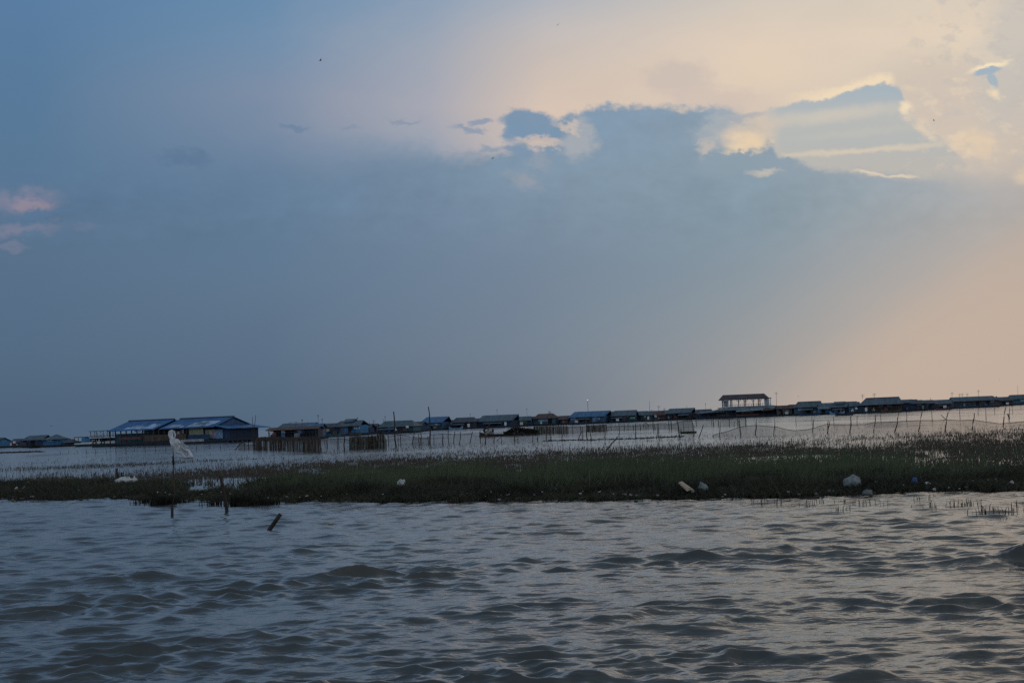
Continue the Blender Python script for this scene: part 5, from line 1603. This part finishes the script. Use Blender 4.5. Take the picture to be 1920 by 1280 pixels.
# ------------------------------------------------------------------ two-deck boat moored by the hall
def two_deck_boat():
    c = ground(200, 834.6)
    D = c.y
    s = D / FOC
    X = lambda px: (px - 200) * s
    Z = lambda y, px=200: CAM_H + (hor(px) - y) * s
    root = empty('two_deck_boat', c, 'long two-deck passenger boat with pale deck edges moored beside the blue hall', 'boat', -0.02)
    # hull with raised bow
    st = [(X(143), 0.95, 1.1), (X(150), 0.98, 1.3), (X(200), 0.88, 1.5), (X(250), 0.8, 1.4), (X(292), 0.85, 0.5), (X(300), 0.95, 0.06)]
    vs, fs = [], []
    for x, h, b in st:
        vs += [(x, -b, h), (x, -b * 0.8, 0.1), (x, -b * 0.45, -0.25), (x, b * 0.45, -0.25), (x, b * 0.8, 0.1), (x, b, h)]
    for i in range(len(st) - 1):
        for k in range(5): fs.append((i * 6 + k, (i + 1) * 6 + k, (i + 1) * 6 + k + 1, i * 6 + k + 1))
        fs.append((i * 6 + 5, (i + 1) * 6 + 5, (i + 1) * 6, i * 6))
    fs += [(0, 1, 2, 3, 4, 5), tuple(range(len(st) * 6 - 1, len(st) * 6 - 7, -1))]
    h = MB().add(vs, fs).build('hull', WALLS['teal'], root)
    ms = mat('pale_deck_paint', (0.62, 0.70, 0.72), var=0.3, scale=1.5)
    MB().box(X(143), X(232), -1.53, -1.502, 0.42, 0.66).build('rubbing_strip', ms, h)
    MB().box(X(156), X(238), -1.56, -1.45, Z(828.2), Z(826.8)).build('lower_deck_edge', ms, root)
    MB().box(X(146), X(176), -1.35, -1.25, 0.95, Z(824.5)).build('stern_panel', WALLS['navy'], root)
    MB().box(X(157), X(174), -1.44, -1.36, 1.0, Z(818.6)).build('cabin_side', mat('cabin_blue', (0.05, 0.24, 0.5)), root)
    MB().box(X(157), X(240), 0.9, 1.0, 0.9, Z(818)).build('far_side', WALLS['dark'], root)
    MB().box(X(143), X(182), -1.6, 1.5, Z(817.6), Z(816.4)).build('stern_roof', ROOFS['pale'], root)
    MB().box(X(143), X(170), -1.65, -1.602, Z(818.2), Z(816.9)).build('roof_edge', WALLS['red'], root)
    MB().box(X(172), X(240), -1.6, 1.5, Z(820.4), Z(818.8)).build('upper_deck', ms, root)
    for px in (143.5, 151, 174, 184, 195, 206, 217, 228, 239):
        MB().box(X(px) - 0.06, X(px) + 0.06, -1.5, -1.38, 0.9, Z(818.6)).build('post', M_POST if px > 150 else WALLS['dark'], root)
    # canopy over the upper deck, reaching the hall
    MB().slab([(X(171), -1.6, Z(807)), (X(214), -1.6, Z(806.4)), (X(214), 1.6, Z(805.8)), (X(171), 1.6, Z(806.4))], 0.1).build('canopy', ROOFS['slate'], root)
    for px in (174.5, 186, 198, 209):
        for y in (-1.45, 1.4):
            MB().box(X(px) - 0.05, X(px) + 0.05, y - 0.05, y + 0.05, Z(818.8), Z(806.7)).build('canopy_post', M_POST, root)
    # thin slanted white slabs on the upper deck, below the canopy
    for k, (px, py, wd, hh, sl) in enumerate(((178, 812, 2.0, 3.0, 0.3), (184, 812, 2.6, 3.0, 0.3), (190.5, 812.5, 2.6, 3.2, 0.5), (195, 813, 1.8, 3.2, 0.5), (200.5, 812, 2.4, 2.6, 0.2), (206, 812.5, 2, 2, 0.1))):
        x, z, a, b = X(px), Z(py), wd * s * 0.5, hh * s * 0.5
        MB().slab([(x - a, -1.2, z + b), (x + a, -1.16, z + b), (x + a + sl, -1.1, z - b), (x - a * 0.3 + sl, -1.2, z - b)], 0.05).build('pale_flap', M_WHITE, root)
    for px in (176, 179.5, 184, 189):
        MB().box(X(px) - 0.09, X(px) + 0.12, -1.22, -1.14, Z(826), Z(822.5)).build('pale_flap', M_WHITE, root)
    for px in (181.5, 197):
        pts = [(X(px) + 0.33 * math.cos(k * math.pi / 6), -1.62, 0.62 + 0.33 * math.sin(k * math.pi / 6)) for k in range(13)]
        MB().tube(pts, 0.12, 6).build('tyre_fender', M_DARK, root)
    rl = MB()
    for zz in (Z(816.6), Z(815)): rl.tube([(X(176), -1.55, zz), (X(240), -1.55, zz)], 0.03, 4)
    for k in range(14): rl.tube([(X(176) + k * (X(240) - X(176)) / 13, -1.55, Z(818.8)), (X(176) + k * (X(240) - X(176)) / 13, -1.55, Z(815))], 0.025, 4)
    rl.build('railing', M_STEEL, root)


two_deck_boat()


def canoe(name, label, px0, px1, py, mtl, h=0.4, beam=0.55, up=0.25, load=None):
    c = ground((px0 + px1) / 2, py)
    s = c.y / FOC
    L = (px1 - px0) * s
    root = empty(name, c, label, 'boat', 0.0, 'small boats')
    n = 12
    vs, fs = [], []
    for i in range(n + 1):
        u = i / n * 2 - 1
        b = beam * max(0.04, (1 - abs(u) ** 2.6))
        hh = h + up * abs(u) ** 4
        x = u * L / 2
        vs += [(x, -b, hh), (x, -b * 0.75, 0.0), (x, 0, -0.15 + 0.3 * abs(u) ** 5), (x, b * 0.75, 0.0), (x, b, hh), (x, b * 0.88, hh - 0.02), (x, 0, 0.08 + 0.3 * abs(u) ** 5), (x, -b * 0.88, hh - 0.02)]
    for i in range(n):
        for k in range(8): fs.append((i * 8 + k, (i + 1) * 8 + k, (i + 1) * 8 + (k + 1) % 8, i * 8 + (k + 1) % 8))
    fs += [tuple(range(8)), tuple(n * 8 + k for k in range(7, -1, -1))]
    MB().add(vs, fs).build('hull', mtl, root)
    g = MB()
    for u in (-0.55, 0.0, 0.5): g.box(u * L / 2 - 0.1, u * L / 2 + 0.1, -beam * 0.8, beam * 0.8, h - 0.1, h - 0.06)
    g.build('thwart', WALLS['brown'], root)
    return root, c, s


rb, _, _ = canoe('rowing_boat', 'faded red rowing boat hanging alongside the blue hall raft', 229, 262, 828.5, WALLS['red'], h=0.55, up=0.3)
for i, (a, b, dy, m_, lab) in enumerate(((612, 640, 1.6, 'teal', 'teal canoe moored before the low dark navy house'), (655, 676, 2.2, 'brown', 'brown canoe moored under the bright blue house doorway'), (718, 746, 1.4, 'dark', 'dark canoe moored before the green signboard'), (842, 868, 1.6, 'pale', 'pale canoe moored under the white tarp'), (1068, 1096, 1.2, 'dark', 'dark canoe moored before the largest blue roofed house'), (1210, 1234, 1.2, 'brown', 'brown canoe moored below two thin masts'), (1500, 1534, 1.4, 'navy', 'navy canoe moored before the teal house with red ridge'), (1556, 1584, 1.3, 'pale', 'pale canoe moored before the staggered low roofs'), (1566, 1600, 3.2, 'dark', 'dark canoe drifting just out from the staggered roofs'), (1652, 1690, 1.5, 'brown', 'brown canoe moored before the widest veranda'), (1755, 1780, 1.2, 'red', 'dull red canoe moored before the dark cluttered house'))):
    canoe('moored_canoe', lab, a, b, float(np.interp((a + b) / 2, WL_X, WL_Y)) + dy, WALLS[m_], h=0.45, up=0.5, beam=0.6)
cn, cc, cs = canoe('loaded_canoe', 'long dark canoe with two people and a heap of cut weed', 899, 1012, 816.5, M_STAKE, h=0.25, beam=0.5, up=0.30)
cn.rotation_euler = (0, 0, 0.0)
# heap of weed in the canoe
nw = 2600
hx = RNG.uniform(945, 1008, nw)
top = np.interp(hx, [940, 950, 962, 972, 985, 1000, 1010], [0.15, 0.25, 0.75, 0.75, 0.55, 0.45, 0.2])
lx = (hx - 955.5) * cs
yy = RNG.normal(0, 0.22, nw)
zz = RNG.random(nw) ** 0.7 * top * np.exp(-(yy / 0.5) ** 2)
v, f = blades(lx, yy, np.full(nw, 0.22) * RNG.uniform(0.5, 1.3, nw), 0.05 * RNG.uniform(0.5, 1.5, nw), 0.9, z0=0.0)
v = v.reshape(-1, 5, 3)
v[:, :, 2] += (0.14 + zz)[:, None]
o = np_mesh('weed_heap', v.reshape(-1, 3), f, plant_mat('cut_weed_leaf', (0.030, 0.028, 0.016), (0.045, 0.038, 0.022), (0.02, 0.016, 0.012)))
o.location = cc
tag(o, 'dark heap of cut weed piled in the long canoe', 'weed heap')
stake((899, 815.5), (900, 806.5), 0.04, 'short mooring stick right at the canoe bow', bend=0.0, D=cc.y - 0.8)


# ------------------------------------------------------------------ people (one skinned body each; hair and clothes as children)
def skin_body(name, joints, edges, m, sub=2):
    me = bpy.data.meshes.new(name)
    names = list(joints)
    me.from_pydata([joints[k][0] for k in names], [(names.index(a), names.index(b)) for a, b in edges], [])
    o = bpy.data.objects.new(name, me)
    COL.objects.link(o)
    md = o.modifiers.new('skin', 'SKIN')
    md.use_smooth_shade = True
    for i, k in enumerate(names):
        r = joints[k][1]
        me.skin_vertices[0].data[i].radius = (r, r)
    me.skin_vertices[0].data[names.index('pelvis')].use_root = True
    sd = o.modifiers.new('sub', 'SUBSURF')
    sd.levels = sd.render_levels = sub
    me.materials.append(m)
    return o


def hand(J, E, side, wrist, direc, sc=1.0):
    """palm, four curled fingers of unequal length and a thumb off the palm's side"""
    d = Vector(direc).normalized()
    lat = d.cross(Vector((0, 0, 1)))
    lat = (lat if lat.length > 0.1 else Vector((0, 1, 0))).normalized()
    up = lat.cross(d)
    w_ = Vector(wrist)
    pk = f'palm{side}'
    J[pk] = (tuple(w_ + d * 0.05 * sc), 0.026 * sc)
    E.append((f'wrist{side}', pk))
    for i, (off, ln) in enumerate(((-0.032, 0.070), (-0.011, 0.080), (0.011, 0.076), (0.031, 0.060))):
        a, b, c_ = f'knuckle{side}{i}', f'mid{side}{i}', f'tip{side}{i}'
        base = w_ + d * 0.085 * sc + lat * off * sc
        J[a] = (tuple(base), 0.0095 * sc)
        J[b] = (tuple(base + d * ln * 0.5 * sc - up * 0.012 * sc), 0.0085 * sc)
        J[c_] = (tuple(base + d * ln * 0.85 * sc - up * 0.036 * sc), 0.0075 * sc)
        E += [(pk, a), (a, b), (b, c_)]
    a, b = f'thumb{side}0', f'thumb{side}1'
    J[a] = (tuple(w_ + d * 0.055 * sc - lat * 0.045 * sc), 0.010 * sc)
    J[b] = (tuple(w_ + d * 0.095 * sc - lat * 0.062 * sc - up * 0.015 * sc), 0.0085 * sc)
    E += [(pk, a), (a, b)]


M_SKIN = mat('brown_skin', (0.16, 0.085, 0.055), var=0.15, rough=0.55)
M_SHIRT = mat('dark_shirt', (0.02, 0.02, 0.028), var=0.3)
M_SHIRT2 = mat('dull_violet_shirt', (0.07, 0.05, 0.09), var=0.3)
M_HAIR = mat('black_hair', (0.01, 0.009, 0.008), var=0.2)


def person(label, origin, J, E, shirt, head_c, face):
    root = empty('person', origin, label, 'person', group='people in the loaded canoe')
    b = skin_body('body', J, E, M_SKIN)
    b.parent = root
    # clothing: a second, slightly fuller skin over trunk, upper arms and thighs
    keep = [k for k in J if k.split('_')[0] in ('pelvis', 'waist', 'chest', 'shoulder', 'elbow', 'hip', 'knee')]
    JJ = {k: (J[k][0], J[k][1] + 0.022) for k in keep}
    EE = [(a, c_) for a, c_ in E if a in JJ and c_ in JJ]
    s_ = skin_body('clothing', JJ, EE, shirt)
    s_.parent = root
    hc = Vector(head_c)
    f = Vector(face).normalized()
    g = ball(tuple(hc + Vector((0, 0, 0.03)) - f * 0.022), 0.112, 14)
    g.build('hair', M_HAIR, root, True)
    fc = MB()
    side = f.cross(Vector((0, 0, 1))).normalized()
    for sg in (-1, 1):
        fc.add(*(lambda q: (q.v, q.f))(ball(tuple(hc + f * 0.088 + side * sg * 0.034 + Vector((0, 0, 0.005))), 0.012, 8)))
    fc.build('eyes', M_DARK, b)
    ns = ball(tuple(hc + f * 0.108 - Vector((0, 0, 0.02))), 0.016, 8)
    for sg in (-1, 1): ns.add(*(lambda q: (q.v, q.f))(ball(tuple(hc + side * sg * 0.1 - Vector((0, 0, 0.005))), 0.024, 8)))
    ns.build('nose_and_ears', M_SKIN, b, True)
    MB().tube([tuple(hc + f * 0.098 - Vector((0, 0, 0.055)) + side * 0.024), tuple(hc + f * 0.104 - Vector((0, 0, 0.057))), tuple(hc + f * 0.098 - Vector((0, 0, 0.055)) - side * 0.024)], 0.007, 5).build('mouth', mat('lips', (0.1, 0.03, 0.03)), b)
    return root


# the one bending forward over a yellow bundle (faces along +x)
x_ = (908 - 955.5) * cs
o1 = cc + Vector((x_, 0, 0.12))
J = {'pelvis': ((0, 0, 0.62), 0.12), 'waist': ((0.08, 0, 0.76), 0.115), 'chest': ((0.26, 0, 0.92), 0.13), 'neck': ((0.42, 0, 0.97), 0.055), 'head': ((0.54, 0, 0.99), 0.1)}
E = [('pelvis', 'waist'), ('waist', 'chest'), ('chest', 'neck'), ('neck', 'head')]
for sd, y in (('L', 0.17), ('R', -0.17)):
    J.update({f'shoulder_{sd}': ((0.33, y, 0.92), 0.062), f'elbow_{sd}': ((0.55, y * 1.3, 0.72), 0.045), f'wrist{sd}': ((0.76, y * 1.1, 0.58), 0.03), f'hip_{sd}': ((-0.02, y * 0.6, 0.56), 0.1), f'knee_{sd}': ((0.16, y * 0.8, 0.28), 0.066), f'ankle{sd}': ((-0.04, y * 0.75, 0.03), 0.042), f'toe{sd}': ((0.14, y * 0.8, 0.0), 0.036)})
    E += [('chest', f'shoulder_{sd}'), (f'shoulder_{sd}', f'elbow_{sd}'), (f'elbow_{sd}', f'wrist{sd}'), ('pelvis', f'hip_{sd}'), (f'hip_{sd}', f'knee_{sd}'), (f'knee_{sd}', f'ankle{sd}'), (f'ankle{sd}', f'toe{sd}')]
    hand(J, E, sd, (0.76, y * 1.1, 0.58), (0.7, 0, -0.6))
person('person in dark clothes bending forward at the canoe bow', o1, J, E, M_SHIRT, (0.56, 0, 0.99), (0.85, -0.3, -0.4))
yb = MB().tube([(0, 0, 0), (0, 0, 0.08), (0.03, 0, 0.3), (0.02, 0.02, 0.48), (0.05, 0, 0.56), (0.06, 0, 0.64)], [0.26, 0.36, 0.38, 0.26, 0.08, 0.15], 10).build('yellow_bundle', mat('faded_yellow_sack', (0.42, 0.38, 0.2)), None, True)
yb.location = cc + Vector(((914.5 - 955.5) * cs, 0.3, 0.16))
tag(yb, 'pale yellow bundle in front of the bending person in the canoe', 'bundle')
wb = MB().box(-0.5, 0.5, -0.05, 0.05, 0, 0.18).tube([(-0.5, 0, 0.18), (0.5, 0, 0.2)], 0.07).build('pale_bundle', M_BAGG)
wb.location = cc + Vector(((917.5 - 955.5) * cs, -0.2, 0.22))
tag(wb, 'white roll lying across the canoe between the two people', 'bundle')
# the one sitting upright, facing the other
x_ = (925 - 955.5) * cs
o2 = cc + Vector((x_, 0, 0.22))
J = {'pelvis': ((0, 0, 0.22), 0.13), 'waist': ((0.0, 0, 0.38), 0.12), 'chest': ((-0.02, 0, 0.58), 0.14), 'neck': ((-0.03, 0, 0.76), 0.055), 'head': ((-0.05, 0, 0.90), 0.1)}
E = [('pelvis', 'waist'), ('waist', 'chest'), ('chest', 'neck'), ('neck', 'head')]
for sd, y in (('L', 0.18), ('R', -0.18)):
    J.update({f'shoulder_{sd}': ((-0.02, y, 0.66), 0.062), f'elbow_{sd}': ((-0.12, y * 1.4, 0.40), 0.045), f'wrist{sd}': ((-0.34, y * 1.1, 0.36), 0.03), f'hip_{sd}': ((-0.06, y * 0.6, 0.18), 0.1), f'knee_{sd}': ((-0.42, y * 0.9, 0.30), 0.066), f'ankle{sd}': ((-0.46, y * 0.8, 0.0), 0.042), f'toe{sd}': ((-0.64, y * 0.85, -0.04), 0.036)})
    E += [('chest', f'shoulder_{sd}'), (f'shoulder_{sd}', f'elbow_{sd}'), (f'elbow_{sd}', f'wrist{sd}'), ('pelvis', f'hip_{sd}'), (f'hip_{sd}', f'knee_{sd}'), (f'knee_{sd}', f'ankle{sd}'), (f'ankle{sd}', f'toe{sd}')]
    hand(J, E, sd, (-0.34, y * 1.1, 0.36), (-1, 0, -0.15))
person('person in dull violet shirt sitting upright in the canoe before the weed heap', o2, J, E, M_SHIRT2, (-0.05, 0, 0.90), (-1, 0, 0))

# weed raft and bushes near the first houses
for i, (px, py, wd, hh, lab) in enumerate(((65, 839.5, 22, 7, 'dark bushy weed raft floating in front of the grey roofed house'), (132, 836.5, 7, 5, 'small yellowish weed clump beside the low dark shed'))):
    c = ground(px, py)
    s = c.y / FOC
    n = 500
    ang = RNG.uniform(0, 6.28, n)
    rr_ = np.sqrt(RNG.random(n))
    X_, Y_ = rr_ * np.cos(ang) * wd * s / 2, rr_ * np.sin(ang) * wd * s / 3
    v, f = blades(X_, Y_, hh * s * 0.8 * (1 - rr_ ** 2 * 0.7) * RNG.uniform(0.5, 1.2, n), 0.16 * RNG.uniform(0.5, 1.5, n), 0.5)
    o = np_mesh('weed_clump', v, f, plant_mat('raft_weed_leaf' + str(i), (0.015, 0.022, 0.02) if i == 0 else (0.10, 0.09, 0.04), (0.02, 0.03, 0.02), (0.03, 0.03, 0.02)))
    o.location = c
    tag(o, lab, 'weed', 'floating weed clumps')
# a sunken dark spit of weed at the near left
sp_ = MB()
c = ground(35, 848.5)
for k in range(70):
    p = ground(-60 + k * 2.0, 850.5 - k * 0.055 + random.uniform(-0.5, 0.5)) - c
    sp_.tube([p + Vector((-0.6, 0, -0.05)), p + Vector((0, 0, random.uniform(0.02, 0.10))), p + Vector((0.7, 0, -0.05))], [0.05, random.uniform(0.06, 0.14), 0.05], 5)
o = sp_.build('drift_line', M_STAKE)
o.location = c
tag(o, 'dark line of drifting weed stalks on open water before the first houses', 'drift weed', kind='stuff')
# floating line of debris under the nets
c = ground(1150, 822)
sp_ = MB()
for k in range(150):
    x = 1020 + k * 1.75
    yy_ = np.interp(x, [1000, 1060, 1100, 1180, 1240, 1290], [827, 825.5, 825, 823, 820, 818])
    if random.random() < 0.75:
        p = ground(x, yy_ + random.uniform(-0.5, 0.5)) - c
        sp_.tube([p + Vector((-0.12, 0, -0.02)), p + Vector((0, 0, random.uniform(0.01, 0.07))), p + Vector((0.13, 0, -0.02))], [0.02, random.uniform(0.03, 0.07), 0.02], 5)
o = sp_.build('float_line', M_STAKE)
o.location = c
tag(o, 'dark broken line of floating stalks along the net feet', 'drift weed', kind='stuff')


# ------------------------------------------------------------------ birds
M_BIRD = mat('dark_feathers', (0.03, 0.028, 0.026), var=0.3, scale=8)


def bird(px, py, D, span, bank, head, lift, label):
    c = at_dist(px, py, D)
    root = empty('bird', c, label, 'bird', head, 'birds in the sky')
    root.rotation_euler = (0, bank, head)
    k = span
    st = [(-0.20, 0.012, 0.006, 0.0), (-0.17, 0.035, 0.010, 0.0), (-0.10, 0.03, 0.028, 0.0), (0.0, 0.05, 0.05, 0.0), (0.09, 0.045, 0.045, 0.005), (0.15, 0.026, 0.028, 0.012), (0.19, 0.03, 0.03, 0.018), (0.22, 0.016, 0.016, 0.016), (0.255, 0.003, 0.003, 0.01)]
    vs, fs = [], []
    for y, a, b, z in st:
        for i in range(8):
            t = 2 * math.pi * i / 8
            vs.append((a * math.cos(t) * k, y * k, (z + b * math.sin(t)) * k))
    for j in range(len(st) - 1):
        for i in range(8): fs.append((j * 8 + i, j * 8 + (i + 1) % 8, (j + 1) * 8 + (i + 1) % 8, (j + 1) * 8 + i))
    fs += [tuple(range(7, -1, -1)), tuple((len(st) - 1) * 8 + i for i in range(8))]
    # wings grow out of the same surface: thin tapering blades bent at the wrist
    for sg in (-1, 1):
        sec = [(0.03, 0.07, -0.06, 0.02, 0.012), (0.16, 0.085, -0.06, 0.02 + lift * 0.13, 0.010), (0.30, 0.06, -0.055, 0.02 + lift * 0.18, 0.007), (0.44, 0.0, -0.06, 0.02 + lift * 0.14, 0.004), (0.5, -0.05, -0.07, 0.02 + lift * 0.09, 0.002)]
        n0 = len(vs)
        for x, yf_, yb_, z, th in sec:
            vs += [(sg * x * k, yf_ * k, z * k), (sg * x * k, (yf_ * 0.5 + yb_ * 0.5) * k, (z + th) * k), (sg * x * k, yb_ * k, z * k), (sg * x * k, (yf_ * 0.5 + yb_ * 0.5) * k, (z - th) * k)]
        for j in range(len(sec) - 1):
            for i in range(4): fs.append((n0 + j * 4 + i, n0 + j * 4 + (i + 1) % 4, n0 + (j + 1) * 4 + (i + 1) % 4, n0 + (j + 1) * 4 + i))
        fs += [(n0, n0 + 1, n0 + 2, n0 + 3), tuple(n0 + (len(sec) - 1) * 4 + i for i in range(4))]
    MB().add(vs, fs).build('body', M_BIRD, root, True)
    return root


bird(601, 114, 95, 0.44, 0.12, 1.9, 0.75, 'largest dark bird with spread wings high over the boats')
bird(1046, 47, 110, 0.42, -0.75, 0.3, 0.2, 'small steeply banked bird highest near the frame top')
bird(924, 297, 105, 0.38, 0.30, 2.2, 0.1, 'small black bird gliding below the broken cloud puffs')
bird(1751, 226, 140, 0.38, 0.5, 1.2, 0.4, 'tiny bird against the bright sunny cloud')
bird(96, 798, 115, 0.36, -0.1, 1.6, 0.2, 'tiny low bird above the first small houses')
bird(1497, 743, 300, 0.40, 1.0, 0.5, 0.2, 'tiny low bird just beyond the pavilion roof')
bird(1874, 711, 330, 0.42, 0.2, 1.0, 0.3, 'faint tiny bird low above the last houses')
